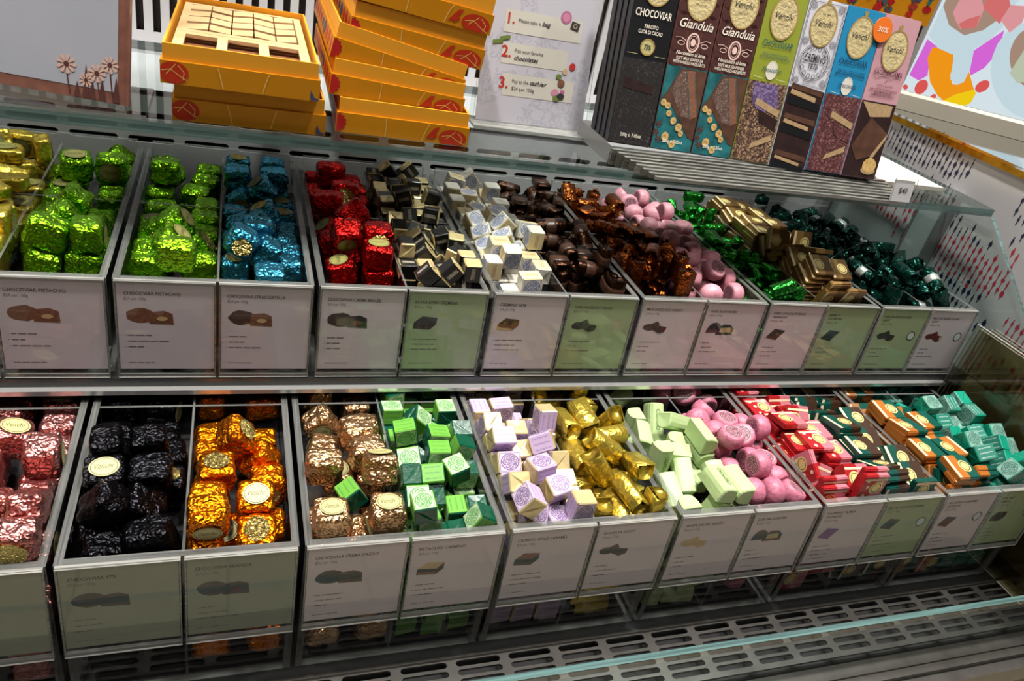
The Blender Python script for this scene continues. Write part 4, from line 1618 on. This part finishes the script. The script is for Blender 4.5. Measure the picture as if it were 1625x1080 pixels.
# instruction sign in a clear holder
t = NT('sign_marble')
c = t.coord()
n1 = t.noise(c, 38, 6, .75)
n2 = t.noise(c, 11, 3)
vein = t.math('MULTIPLY', t.math('LESS_THAN', t.math('ABSOLUTE', t.math('SUBTRACT', n1, .5)), .022), t.math('GREATER_THAN', n2, .46))
M['sign_paper'] = t.pbr(t.mix(t.math('MULTIPLY', vein, .4), lin((206, 204, 214)), lin((150, 150, 172))), .35)
M['sign_tag'] = plain('sign_tag_print', (216, 212, 200), .5)
M['sign_red'] = plain('sign_red_print', (196, 52, 48), .5)
M['olive_p'] = plain('olive_print', (112, 132, 60), .5)
SW, SH = .155, .250
root = thing('instruction_sign', 'printed marble-look sign listing three steps in a clear holder', 'sign', (.293, .935, TOPZ + .004), (math.radians(-13.5), 0, math.radians(2)))
b = MB(); b.box((0, 0, 0), (SW, .0012, SH)); b.build('paper', 'sign_paper', root)
T = Matrix(((1, 0, 0, 0), (0, 0, -1, -.0003), (0, 1, 0, 0), (0, 0, 0, 1)))
b = MB()
for (x0, x1, yc, hh) in ((.026, .135, .1235, .0135), (.026, .120, .0855, .0125), (.032, .134, .0475, .0135)):
    pts = [(x0 + .006 * (1 - math.cos(a)) * .5, yc + hh * math.sin(a) * -1) for a in (math.pi / 2, 0, -math.pi / 2)] + [(x1, yc + hh), (x1, yc - hh)]
    b.flat([(x0, yc - hh), (x1, yc - hh), (x1, yc + hh), (x0, yc + hh)], 0, 0, T)
b.build('tag_print', 'sign_tag', root)
b = MB()
b.text('1.', .030, .121, .0125, .0004, 0, bold=.02, T=T)
b.text('2.', .026, .081, .0135, .0004, 0, bold=.02, T=T)
b.text('3.', .027, .043, .0135, .0004, 0, bold=.02, T=T)
b.build('step_numbers', 'sign_red', root)
b = MB()
b.text('Please take a', .045, .1235, .0044, .0004, 0, width=.030, T=T)
b.text('bag', .0775, .1235, .0054, .0004, 0, bold=.02, shear=.3, width=.012, T=T)
b.text('Pick your favorite', .044, .0875, .0044, .0004, 0, width=.040, T=T)
b.text('chocolates', .044, .0785, .0054, .0004, 0, bold=.02, shear=.3, width=.034, T=T)
b.text('Pay at the', .045, .0505, .0044, .0004, 0, width=.023, T=T)
b.text('cashier', .070, .0505, .0054, .0004, 0, bold=.02, shear=.3, width=.024, T=T)
b.text('$24 per 100g', .045, .0415, .0044, .0004, 0, width=.032, T=T)
b.build('lettering', 'ink', root)
b = MB()
r_ = random.Random(4)
for (cx, cy, rx, ry, m_) in ((.110, .1385, .0078, .0078, 0), (.110, .1385, .0052, .0052, 1), (.128, .080, .0046, .0046, 2), (.118, .0725, .0036, .0036, 3), (.110, .0655, .0042, .0034, 4),
                             (.1145, .0575, .0050, .0050, 5), (.107, .0450, .0052, .0048, 1), (.116, .0410, .0055, .0040, 6), (.110, .0380, .0050, .0040, 4), (.118, .0465, .0035, .003, 0)):
    b.flat(blob(cx, cy, rx, ry, r_, 14, .04), .0004 + .0001 * m_, m_, T)
b.flat([(.117, .126), (.129, .1235), (.131, .133), (.119, .1355)], .0006, 6, T)
b.ring(.124, .1295, .003, .003, .001, .0009, 3, 12, T)
b.flat([(.013, .094), (.027, .0965), (.026, .1015), (.0125, .0985)], .0005, 7, T); b.flat([(.022, .099), (.036, .1025), (.0355, .107), (.0215, .1035)], .0006, 7, T)
b.build('sweet_pictures', [plain('pink_print', (190, 110, 150), .5), plain('rose_print', (214, 140, 170), .5), 'sign_red', 'cream_p', 'olive_p', 'cocoa_l', 'black_p', 'olive_p'], root)
b = MB(); b.box((-.004, -.004, -.001), (SW + .004, -.0022, SH), mats=[1, 1, 0, 0, 1, 1]); b.build('holder_pane', ['pane', 'edge'], root)
root2 = thing('sign_base', 'clear acrylic base strip under the instruction sign', 'stand', (.285, .908, TOPZ + .0002))
b = MB(); b.box((0, 0, 0), (.170, .044, .0035)); b.build('strip', 'edge_bright', root2)

# stepped clear stand under the chocolate bars
M['step_top'] = mottled('step_top', (128, 128, 122), (92, 93, 90), .15, 50)
M['step_edge'] = edge_mat('step_edge', (120, 120, 112), .8)
root = thing('stepped_stand', 'clear stepped acrylic stand under the row of chocolate bars', 'stand', (.395, .778, TOPZ + .0002))
for k in range(8):
    b = MB()
    y = .0060 * k
    b.box((.084 - .0066 * k + .006, y, 0), (.498 - .0015 * k, y + .0058, .0040 + .0022 * k), mats=[1, 1, 1, 1, 0, 0])
    b.build('step', ['step_top', 'edge_bright' if k in (0, 3) else 'step_edge'], root)
b = MB(); b.box((.044, .0485, 0), (.475, .155, .0214)); b.build('rear_block', 'grey_metal', root)

# ---- tall chocolate bars
BARH, BARW, BART = .209, .0574, .0135
t = NT('crumble_dark')
def crumble(name, stops, scale=420, rough=.55):
    t = NT(name)
    c = t.coord()
    v = t.voro(c, scale, 'F1', 1)
    g_ = t.n('ShaderNodeSeparateColor', inp={0: v}).outputs[0]
    n = t.noise(c, 60, 3)
    f = t.math('ADD', t.math('MULTIPLY', g_, .7), t.math('MULTIPLY', n, .35))
    return t.pbr(t.ramp(f, [(p, lin(c_)) for p, c_ in stops]), rough)


M['crumb_black'] = crumble('crumble_black', [(0, (18, 16, 17)), (.5, (27, 24, 25)), (.8, (38, 34, 34)), (.97, (96, 90, 90))], 800)
M['crumb_pist'] = crumble('crumble_pistachio', [(0, (34, 20, 20)), (.45, (66, 42, 36)), (.7, (128, 98, 76)), (.9, (190, 162, 128))], 620)
M['crumb_mauve'] = crumble('crumble_mauve', [(0, (44, 20, 26)), (.45, (78, 38, 42)), (.72, (104, 60, 60)), (.92, (158, 116, 110))], 620)
M['crumb_purple'] = crumble('crumble_purple', [(0, (60, 44, 84)), (.5, (96, 76, 120)), (.8, (140, 120, 160))], 480)
M['choc_photo'] = mottled('choc_photo', (96, 66, 52), (70, 46, 36), .45, 70)
M['choc_dust'] = crumble('choc_dusted', [(0, (70, 50, 42)), (.5, (92, 68, 58)), (.8, (120, 98, 90)), (.95, (170, 156, 150))], 900)
M['choc_dark_photo'] = mottled('choc_dark_photo', (44, 32, 34), (58, 42, 40), .3, 60)
M['choc_cut'] = mottled('choc_cut_photo', (184, 158, 120), (158, 130, 94), .5, 260)
M['teal_p'] = mottled('teal_print', (14, 66, 72), (44, 124, 130), .45, 45)
M['nut'] = mottled('nut_print', (216, 184, 120), (188, 150, 86), .5, 160)
M['star'] = plain('anise_print', (90, 42, 36), .6)
M['bar_black'] = plain('bar_black', (26, 27, 30), .35)
M['bar_brown'] = plain('bar_brown', (88, 54, 50), .4)
M['bar_brown2'] = plain('bar_brown_circles', (74, 43, 41), .4)
M['bar_olive'] = plain('bar_olive', (140, 150, 52), .4)
M['bar_white'] = plain('bar_white', (206, 206, 216), .4)
M['bar_blue'] = plain('bar_blue', (36, 132, 178), .4)
M['bar_pink'] = plain('bar_pink', (194, 148, 158), .4)
M['medal'] = foil('medal_gold', (226, 208, 156), .4, .25, 160, .25, .85)
M['medal_rim'] = plain('medal_rim', (196, 166, 104), .35, .4)
M['t_cream'] = plain('text_cream', (240, 232, 216), .5)
M['t_pinkish'] = plain('text_rose', (230, 196, 186), .5)
M['t_teal'] = plain('text_teal', (24, 84, 92), .5)
M['t_navy'] = plain('text_navy', (20, 52, 92), .5)
M['t_wine'] = plain('text_wine', (90, 40, 52), .5)
M['t_black'] = plain('text_black', (40, 40, 46), .5)
M['st_orange'] = plain('round_sticker_orange', (226, 116, 40), .4)
TB = Matrix(((1, 0, 0, 0), (0, 0, -1, -.0003), (0, 1, 0, 0), (0, 0, 0, 1)))
W_, H_ = BARW, BARH


def medallion(root, cy=.835, gold=True):
    b = MB()
    b.oval(W_ / 2, H_ * cy, W_ * .325, W_ * .43, .0004, 0, 30, TB)
    b.ring(W_ / 2, H_ * cy, W_ * .345, W_ * .455, W_ * .03, .0007, 1, 34, TB)
    b.text('Venchi', W_ / 2, H_ * cy - .0015, .0075, .0008, 2, 'C', 0, .35, W_ * .46, TB)
    b.text('CUOR DI CACAO', W_ / 2, H_ * cy - .0085, .0018, .0008, 2, 'C', 0, 0, W_ * .26, TB)
    b.text('DAL 1878', W_ / 2, H_ * cy + .0125, .0018, .0008, 2, 'C', 0, 0, W_ * .20, TB)
    b.flat([(W_ * .46, H_ * cy + W_ * .44), (W_ * .54, H_ * cy + W_ * .44), (W_ * .55, H_ * cy + W_ * .56), (W_ * .45, H_ * cy + W_ * .56)], .0005, 1, TB)
    b.build('medallion', ['medal', 'medal_rim', 't_black'], root)


def photo_panel(b, kind):
    """printed picture on the lower half; slots are given by the caller"""
    h = H_ * .485
    b.flat([(.0006, .0006), (W_ - .0006, .0006), (W_ - .0006, h), (.0006, h)], 0, 0, TB)
    if kind == 'crumb':
        b.flat([(W_ * .12, h * .98), (W_ * .75, h * .98), (W_ * .92, h * .72), (W_ * .5, h * .62), (W_ * .22, h * .72)], .0003, 1, TB)
        b.flat([(W_ * .28, h * .72), (W_ * .95, h * .60), (W_ * .95, h * .68), (W_ * .30, h * .80)], .0005, 2, TB)
        b.flat([(W_ * .42, h * .66), (W_ * .96, h * .57), (W_ * .96, h * .42), (W_ * .52, h * .50)], .0004, 3, TB)
        b.flat([(W_ * .38, h * .16), (W_ * .92, h * .30), (W_ * .92, h * .38), (W_ * .44, h * .24)], .0005, 2, TB)
    elif kind == 'layers':
        for (a, bb) in ((.93, .84), (.56, .48), (.09, .02)):
            b.flat([(W_ * .10, h * (a + .05)), (W_ * .80, h * (a - .02)), (W_ * .80, h * (bb + .01)), (W_ * .10, h * (bb + .08))], .0005, 2, TB)
            b.flat([(W_ * .06, h * (bb + .06)), (W_ * .94, h * bb), (W_ * .94, h * (bb - .10)), (W_ * .06, h * (bb - .04))], .0003, 3, TB)
            b.flat([(W_ * .06, h * (a + .06)), (W_ * .94, h * a), (W_ * .94, h * (a + .07)), (W_ * .10, h * (a + .12))], .0003, 1, TB)
    elif kind == 'nuts':
        b.flat([(W_ * .02, h * .985), (W_ * .36, h * .985), (W_ * .10, h * .66), (W_ * .02, h * .60)], .0002, 4, TB)
        b.flat([(W_ * .02, h * .58), (W_ * .14, h * .70), (W_ * .36, h * .985), (W_ * .985, h * .985), (W_ * .985, h * .16), (W_ * .86, h * .18), (W_ * .60, h * .36), (W_ * .30, h * .54)], .0003, 1, TB)
        b.flat([(W_ * .20, h * .72), (W_ * .40, h * .96), (W_ * .52, h * .96), (W_ * .78, h * .42), (W_ * .60, h * .42)], .0004, 6, TB)
        b.flat([(W_ * .50, h * .97), (W_ * .70, h * .97), (W_ * .97, h * .45), (W_ * .80, h * .40)], .0005, 3, TB)
        b.line([(W_ * .52, h * .95), (W_ * .80, h * .42)], .0008, .0007, 0, TB)
        b.line([(W_ * .70, h * .95), (W_ * .96, h * .47)], .0008, .0007, 0, TB)
        r_ = random.Random(2)
        for (u, v, q) in ((.10, .56, .075), (.22, .53, .07), (.28, .44, .07), (.42, .36, .08), (.58, .29, .09), (.30, .16, .10), (.50, .08, .09), (.66, .22, .07)):
            b.flat(blob(W_ * u, h * v, W_ * q * .9, W_ * q, r_, 14, .05), .0008, 2, TB)
            b.line([(W_ * (u - q * .4), h * v + W_ * q * .3), (W_ * (u + q * .4), h * v - W_ * q * .2)], .0005, .0009, 3, TB)
        for (u, v) in ((.10, .30), (.14, .12), (.06, .20)):
            for k in range(6):
                a = k * math.pi / 3
                b.flat([(W_ * u, h * v), (W_ * u + .0035 * math.cos(a - .3), h * v + .0035 * math.sin(a - .3)), (W_ * u + .005 * math.cos(a), h * v + .005 * math.sin(a)), (W_ * u + .0035 * math.cos(a + .3), h * v + .0035 * math.sin(a + .3))], .0006, 5, TB)
    elif kind == 'dark':
        b.flat([(W_ * .10, h * .78), (W_ * .80, h * .72), (W_ * .84, h * .62), (W_ * .12, h * .66)], .0003, 1, TB)
    else:
        b.flat([(W_ * .04, h * .98), (W_ * .9, h * .98), (W_ * .9, h * .84), (W_ * .35, h * .80)], .0003, 2, TB)
        b.flat([(W_ * .05, h * .40), (W_ * .40, h * .80), (W_ * .97, h * .62), (W_ * .66, h * .30), (W_ * .30, h * .22)], .0004, 1, TB)
        b.flat([(W_ * .66, h * .30), (W_ * .97, h * .62), (W_ * .97, h * .54), (W_ * .70, h * .22)], .0006, 2, TB)
        r_ = random.Random(6)
        b.flat(blob(W_ * .72, h * .18, W_ * .20, W_ * .17, r_, 16, .03), .0008, 3, TB)
        b.flat(blob(W_ * .72, h * .11, W_ * .21, W_ * .10, r_, 16, .03), .0007, 2, TB)


def bar(label, k, body_mat, kind, panel, depth=0, front=True):
    x0, y0 = .4400 + .0588 * k, .842 - .0046 * k
    z0 = TOPZ + .0222
    lean = math.radians(-12.5)
    off = depth * (BART + .0012)
    # the bars behind lean parallel to the front one
    o = tag(None or link('chocolate_bar', None, None, (x0, y0 + off / math.cos(lean), z0), (lean, 0, math.radians(-4.6))), label, 'chocolate bar', 'tall chocolate bars on the stepped stand')
    b = MB(); b.box((0, 0, 0), (W_, BART, H_)); b.build('carton', body_mat, o)
    if not front:
        return o
    b = MB(); photo_panel(b, kind); b.build('picture_panel', panel, o)
    return o


def bar_text(o, items, mat):
    b = MB()
    for (st, v, h, wd, bold, sh) in items:
        b.text(st, W_ / 2, H_ * v, h, .0009, 0, 'C', bold, sh, W_ * wd, TB)
    b.build('lettering', mat, o)


def weight(o, st='200g \u212e 7.05oz'):
    b = MB(); b.text(st, W_ * .5, H_ * .045, .0042, .0012, 0, 'C', .01, 0, W_ * .5, TB); b.build('weight_text', 't_cream', o)


def emblem_oval(o, v, st, mat, fill='sign_tag'):
    b = MB(); b.oval(W_ / 2, H_ * v, W_ * .135, W_ * .19, .0004, 0, 22, TB); b.ring(W_ / 2, H_ * v, W_ * .145, W_ * .20, W_ * .012, .0006, 1, 24, TB)
    b.text(st, W_ / 2, H_ * v - .002, .0055, .0009, 2, 'C', 0, .35, W_ * .5, TB)
    b.line([(W_ * .08, H_ * (v - .045)), (W_ * .34, H_ * (v - .052))], .0004, .0006, 1, TB); b.line([(W_ * .66, H_ * (v - .045)), (W_ * .93, H_ * (v - .052))], .0004, .0006, 1, TB)
    b.build('flavour_emblem', [fill, 't_cream', mat], o)


for dp in (3, 2, 1):
    o = bar('black carton chocolate bar standing directly behind other black bars', 0, 'bar_black', 'dark', None, dp, False)
    TS = Matrix(((0, 0, -1, -.0003), (-1, 0, 0, 0), (0, 1, 0, 0), (0, 0, 0, 1))) @ Matrix.Translation((-BART, 0, 0))
    b = MB(); b.text('CHOCOVIAR', 0, 0, .004, 0, 0, 'L', 0, 0, .075, TS @ Matrix.Translation((.009, H_ * .55, 0)) @ Matrix.Rotation(math.pi / 2, 4, 'Z')); b.build('spine_text', 'ink_soft', o)
    o['label'] = {3: 'rearmost black bar in the file behind the front black bar', 2: 'black bar third in the file behind the front black bar', 1: 'black bar pressed directly behind the front black bar'}[dp]
o = bar('front black chocolate bar with cream lettering and dark crumble picture', 0, 'bar_black', 'dark', ['crumb_black', 'choc_dark_photo'])
medallion(o, .90)
bar_text(o, [('CHOCOVIAR', .715, .0085, .84, .012, 0), ('FARCITO', .655, .0042, .32, .012, 0), ('CUOR DI CACAO', .625, .0042, .56, .012, 0)], 't_cream')
b = MB(); b.oval(W_ / 2, H_ * .555, W_ * .15, W_ * .15, .0004, 0, 24, TB); b.ring(W_ / 2, H_ * .555, W_ * .17, W_ * .17, W_ * .03, .0006, 1, 26, TB); b.text('75%', W_ / 2, H_ * .555 - .003, .006, .0009, 2, 'C', .015, .1, W_ * .16, TB)
b.line([(W_ * .06, H_ * .512), (W_ * .30, H_ * .512)], .0005, .0006, 0, TB); b.line([(W_ * .70, H_ * .512), (W_ * .94, H_ * .512)], .0005, .0006, 0, TB)
b.build('percent_emblem', ['st_cream', 'medal_rim', 't_black'], o)
weight(o)
for k, lb in ((1, 'brown hazelnut bar with teal picture next to the black bar'), (2, 'brown hazelnut bar with teal picture next to the olive bar')):
    o = bar(lb, k, 'bar_brown', 'nuts', ['teal_p', 'choc_photo', 'nut', 'cocoa_l', 'teal_p', 'star', 'choc_dust'])
    b = MB()
    for j in range(7):
        for i2 in range(3):
            cx, cy = W_ * (.16 + .34 * i2), H_ * (.53 + .07 * j)
            b.oval(cx, cy, W_ * .14, W_ * .17, .0002, 0, 20, TB)
    b.build('circle_pattern', 'bar_brown2', o)
    medallion(o, .87)
    b = MB(); b.ring(W_ / 2, H_ * .625, W_ * .155, W_ * .20, W_ * .035, .0006, 0, 26, TB); b.ring(W_ / 2, H_ * .625, W_ * .10, W_ * .14, W_ * .01, .0006, 0, 22, TB); b.oval(W_ / 2, H_ * .625, W_ * .06, W_ * .075, .0006, 0, 18, TB)
    for sg in (-1, 1):
        b.ring(W_ / 2 + sg * W_ * .28, H_ * .615, W_ * .085, W_ * .05, W_ * .014, .0006, 0, 18, TB)
        b.line([(W_ / 2 + sg * W_ * .17, H_ * .63), (W_ / 2 + sg * W_ * .30, H_ * .645), (W_ / 2 + sg * W_ * .43, H_ * .64)], .0007, .0006, 0, TB)
    b.build('nut_emblem', 't_pinkish', o)
    bar_text(o, [('Gianduia', .70, .0105, .80, .005, .3), ('Nocciolato al latte', .552, .0042, .70, .01, .2), ('SOFT MILK GIANDUJA', .525, .0036, .66, .01, 0), ('WITH WHOLE HAZELNUTS', .502, .0036, .78, .01, 0)], 't_cream')
    weight(o)
o = bar('olive green pistachio bar with a crumbly picture below', 3, 'bar_olive', 'crumb', ['crumb_pist', 'crumb_purple', 'choc_cut', 'choc_dark_photo'])
medallion(o, .855)
bar_text(o, [('CHOCOVIAR', .685, .0080, .78, .004, 0), ('PICCOLA CREMA DI PISTACCHIO', .635, .0030, .66, 0, 0), ('MILK CHOCOLATE WITH PISTACHIO', .617, .0030, .78, 0, 0)], 't_teal')
emblem_oval(o, .555, 'Pistacchio', 't_teal')
o = bar('white ornate bar with gold medallion and layered chocolate picture', 4, 'bar_white', 'layers', ['choc_dark_photo', 'choc_photo', 'choc_cut', 'bar_black'])
medallion(o, .86)
b = MB()
for q in (.03, .06):
    b.line([(W_ * q, H_ * .50), (W_ * q, H_ * .985), (W_ * (1 - q), H_ * .985), (W_ * (1 - q), H_ * .50)], .0005, .0004, 0, TB)
b.ring(W_ / 2, H_ * .645, W_ * .37, W_ * .36, W_ * .012, .0004, 0, 36, TB); b.ring(W_ / 2, H_ * .645, W_ * .41, W_ * .40, W_ * .010, .0004, 0, 36, TB)
for k in range(14):
    a = 2 * math.pi * k / 14
    b.ring(W_ / 2 + W_ * .31 * math.cos(a), H_ * .645 + W_ * .30 * math.sin(a), W_ * .05, W_ * .05, W_ * .010, .0004, 0, 10, TB)
for (u, v) in ((.14, .53), (.86, .53), (.14, .76), (.86, .76), (.14, .96), (.86, .96)):
    for q in (.03, .055, .08):
        b.ring(W_ * u, H_ * v, W_ * q, W_ * q, W_ * .009, .0004, 0, 14, TB)
b.build('ornament', 't_black', o)
bar_text(o, [('CREMINO', .645, .0100, .56, .012, 0), ('1878', .605, .0070, .24, .005, 0), ('Recipe n.1', .522, .0038, .34, 0, .3), ('DARK MILK AND WHITE GIANDUJA LAYERS', .497, .0026, .86, 0, 0)], 't_black')
o = bar('blue chocolate bar with gold medallion and orange round sticker beside it', 5, 'bar_blue', 'crumb', ['crumb_mauve', 'crumb_mauve', 'choc_cut', 'crumb_mauve'])
medallion(o, .835)
bar_text(o, [('CHOCOVIAR', .670, .0080, .78, .004, 0), ('CREMA STRACCIATELLA COCOA NIBS', .622, .0030, .76, .01, 0), ('MILK CHOCOLATE WITH CREAM', .604, .0030, .80, .01, 0)], 't_navy')
emblem_oval(o, .545, 'Stracciatella', 't_navy')
o = bar('pink chocolate bar with gold medallion at the end of the row', 6, 'bar_pink', 'slab', ['choc_dark_photo', 'choc_photo', 'choc_cut', 'nut'])
medallion(o, .80)
bar_text(o, [('BACIODIDAMA', .650, .0060, .80, .004, 0), ('LIMITED EDITION', .580, .0026, .44, 0, 0), ('DARK CHOCOLATE WITH HAZELNUT', .552, .0032, .78, .01, 0), ('AND ALMOND BISCUIT', .536, .0032, .50, .01, 0), ('CREAM FILLING AND CRUNCH', .520, .0032, .68, .01, 0)], 't_wine')
b = MB()
for (v, sg) in ((.685, 1), (.635, -1)):
    pts = [(W_ * (.12 + .76 * q / 16), H_ * v + sg * .0016 * math.sin(q * math.pi / 4)) for q in range(17)]
    b.line(pts, .0005, .0005, 0, TB)
b.oval(W_ / 2, H_ * .615, .0010, .0010, .0006, 0, 10, TB)
b.build('flourish', 't_wine', o)
for k, nm, mt in ((1, 'brown hazelnut bar hidden behind the one next to black', 'bar_brown'), (4, 'white chocolate bar standing behind the ornate white one', 'bar_white'), (5, 'blue chocolate bar standing behind the front blue one', 'bar_blue'), (6, 'pink chocolate bar standing behind the front pink one', 'bar_pink')):
    bar(nm, k, mt, 'dark', None, 1, False)
# round discount sticker propped on the joint of the blue and pink bars
x0, y0 = .4400 + .0588 * 5.98, .842 - .0046 * 5.98
o = thing('discount_sticker', 'round orange sticker reading 30% on the blue bar edge', 'sticker', (x0, y0, TOPZ + .0222), (math.radians(-12.5), 0, math.radians(-4.6)))
TS = Matrix(((1, 0, 0, 0), (0, 0, -1, 0), (0, 1, 0, 0), (0, 0, 0, 1)))
b = MB(); b.prism([(.0145 * math.cos(2 * math.pi * k / 28), H_ * .905 + .0155 * math.sin(2 * math.pi * k / 28)) for k in range(28)], .0018, .0032, 0, TS); b.build('disc', 'st_orange', o)
b = MB(); b.text('30%', 0, H_ * .905 - .0028, .0062, .0035, 0, 'C', .01, .1, .016, TS); b.build('lettering', 't_cream', o)

# price tag, white board, patterned box, light box
root = thing('price_tag', 'small clear-framed price tag reading $40 on the stepped stand', 'price tag', (.862, .7785, TOPZ + .0046), (math.radians(-12), 0, 0))
b = MB(); b.box((0, 0, 0), (.036, .002, .030)); b.build('paper', plain('tag_paper', (216, 216, 220), .4), root)
b = MB(); b.text('$40', .018, .012, .0076, .0004, 0, 'C', .005, 0, .0155, TB); b.build('price_text', 'ink', root)
b = MB(); b.box((-.002, -.0026, -.0002), (.038, -.0012, .033), mats=[1, 1, 0, 0, 1, 1]); b.build('frame_pane', ['pane', 'edge'], root)
root = thing('white_board', 'flat white board lying on the glass behind the price tag', 'board', (.905, .862, TOPZ + .0003))
b = MB(); b.box((0, 0, 0), (.145, .20, .006)); b.build('slab', plain('board_white', (196, 194, 182), .5), root)
r_ = random.Random(14)
_p1, _p2, _p3 = pix(1447, 60, y=1.04), pix(1440, 36, y=1.04), pix(1476, 14, y=1.04)
for nm, x, y, z, L, Hh in (('yellow box with bright folk print standing behind the pink bar', _p1.x - .20, 1.04, TOPZ + .0065, .20, _p2.z - TOPZ - .0065),
                           ('folk print yellow box lying on top of another behind the bars', _p3.x - .26, 1.03, _p2.z + .0005, .26, .08)):
    root = thing('patterned_box', nm, 'box', (x, y, z))
    b = MB(); b.box((0, 0, 0), (L, .05, Hh)); b.build('carton', 'box_yellow', root)
    b = MB()
    for k in range(46):
        cx, cy = r_.uniform(.012, L - .012), r_.uniform(.012, Hh - .012)
        b.flat(blob(cx, cy, r_.uniform(.003, .010), r_.uniform(.003, .010), r_, 12, .15), .0001 * (k % 5), r_.randint(0, 3), TB)
        b.ring(cx, cy, .004, .005, .001, .0008, r_.randint(0, 3), 12, TB)
    b.build('folk_print', ['box_flower', 'box_blue', 'teal_p', 'box_red'], root)['kind'] = 'stuff'

# backlit picture on the counter at the end
LB0, LB1 = Vector((1.1946, 1.1728, 1.1025)), Vector((1.3892, 1.052, 1.1025))
ax = (LB1 - LB0).normalized()
ang = math.atan2(ax.y, ax.x)
root = thing('light_box', 'backlit picture of bowls, fruit and ice cream on the end counter', 'light box', LB0, (0, 0, ang))
LW, LH = .52, .60
b = MB(); b.box((-.012, -.055, 0), (LW, .05, .027)); b.build('plinth', 'plinth', root)
b = MB(); b.box((0, .002, .0275), (LW, .045, LH)); b.build('housing', 'wallwhite', root)


def lit(name, rgb, e=1.0):
    t = NT(name)
    em = t.n('ShaderNodeEmission', inp={0: lin(rgb), 1: e})
    t.nt.links.new(em.outputs[0], t.out.inputs[0])
    return t.mat


b = MB(); b.flat([(0, .0275), (LW, .0275), (LW, LH), (0, LH)], 0, 0, Matrix.Translation((0, .0016, 0)) @ TB); b.build('lit_panel', lit('lit_white', (226, 240, 246)), root)
b = MB()
TL = Matrix.Translation((0, .0012, .0275)) @ TB


def lb(pts):
    """photo pixels -> the light box's own plane"""
    nrm = Vector((-ax.y, ax.x, 0))
    out = []
    for px, py in pts:
        d = RIGHT * (px - 812.5) + DOWN * (py - 540.0) + FWD * F_PX
        p = CAM + d * ((LB0 - CAM).dot(nrm) / d.dot(nrm))
        out.append(((p - LB0).dot(ax), p.z - LB0.z - .0275))
    return out


def lbo(cx, cy, rx, ry, rot=0.0, n=22):
    return lb([(cx + rx * math.cos(a) * math.cos(rot) - ry * math.sin(a) * math.sin(rot), cy + rx * math.cos(a) * math.sin(rot) + ry * math.sin(a) * math.cos(rot)) for a in [2 * math.pi * k / n for k in range(n)]])


b.flat(lb([(1443, 119), (1458, 90), (1472, 62), (1492, 78), (1475, 100), (1472, 120), (1458, 128)]), 0, 0, TL)
b.flat(lb([(1540, 120), (1538, 105), (1546, 80), (1594, 48), (1588, 70), (1578, 90), (1562, 108)]), 0, 0, TL)
b.flat(lb([(1472, 92), (1480, 75), (1512, 78), (1514, 100), (1508, 120), (1512, 134), (1522, 134), (1538, 114), (1545, 140), (1549, 148), (1540, 164), (1524, 170), (1506, 166), (1488, 152), (1476, 130)]), .0002, 1, TL)
b.flat(lb([(1496, 160), (1516, 150), (1546, 142), (1549, 148), (1540, 164), (1524, 170), (1506, 166)]), .0003, 2, TL)
b.flat(lb([(1474, 56), (1486, 30), (1500, 0), (1512, -22), (1640, -22), (1600, 18), (1592, 42), (1572, 62), (1546, 78), (1510, 86), (1488, 76)]), .0004, 3, TL)
b.flat(lb([(1514, 84), (1546, 78), (1540, 108), (1530, 130), (1518, 135), (1508, 126), (1511, 108)]), .0005, 3, TL)
b.flat(lb([(1497, 10), (1506, -14), (1600, -14), (1586, 30), (1560, 48), (1530, 56), (1506, 40)]), .0006, 4, TL)
b.flat(lb([(1512, 20), (1526, -6), (1556, -6), (1562, 14), (1550, 42), (1524, 46), (1518, 36)]), .0008, 5, TL)
b.flat(lb([(1521, 38), (1536, 30), (1556, 24), (1549, 44), (1526, 46)]), .0009, 6, TL)
b.flat(lb([(1560, 12), (1572, -16), (1600, -10), (1604, 10), (1586, 38)]), .0008, 6, TL)
b.flat(lb([(1588, 32), (1604, 8), (1632, 10), (1622, 36), (1602, 52)]), .0010, 5, TL)
b.flat(lbo(1640, 112, 68, 78), .0006, 3, TL)
b.flat(lbo(1650, 92, 48, 52), .0007, 4, TL)
b.flat(lb([(1602, 116), (1612, 100), (1650, 40), (1690, 70), (1640, 128), (1614, 132)]), .0009, 7, TL)
b.flat(lbo(1462, 138, 13, 9, -.9), .0004, 8, TL)
b.flat(lbo(1559, 137, 13, 8, -.6), .0004, 8, TL)
b.flat(lbo(1437, 138, 4, 4), .0004, 8, TL)
b.flat(lbo(1480, 155, 7, 4, -.8), .0004, 8, TL)
b.flat(lbo(1720, 160, 40, 34), .0004, 1, TL)
b.flat(lbo(1740, 60, 44, 40), .0004, 0, TL)
b.build('lit_picture', [lit('lit_magenta', (226, 108, 226)), lit('lit_orange', (255, 160, 28)), lit('lit_yellow', (255, 214, 24)), lit('lit_bowl', (206, 228, 236)), lit('lit_bowl_in', (176, 146, 128)),
                        lit('lit_rose', (232, 160, 164)), lit('lit_pink', (222, 118, 116)), lit('lit_wafer', (196, 206, 180)), lit('lit_berry', (232, 92, 88))], root)
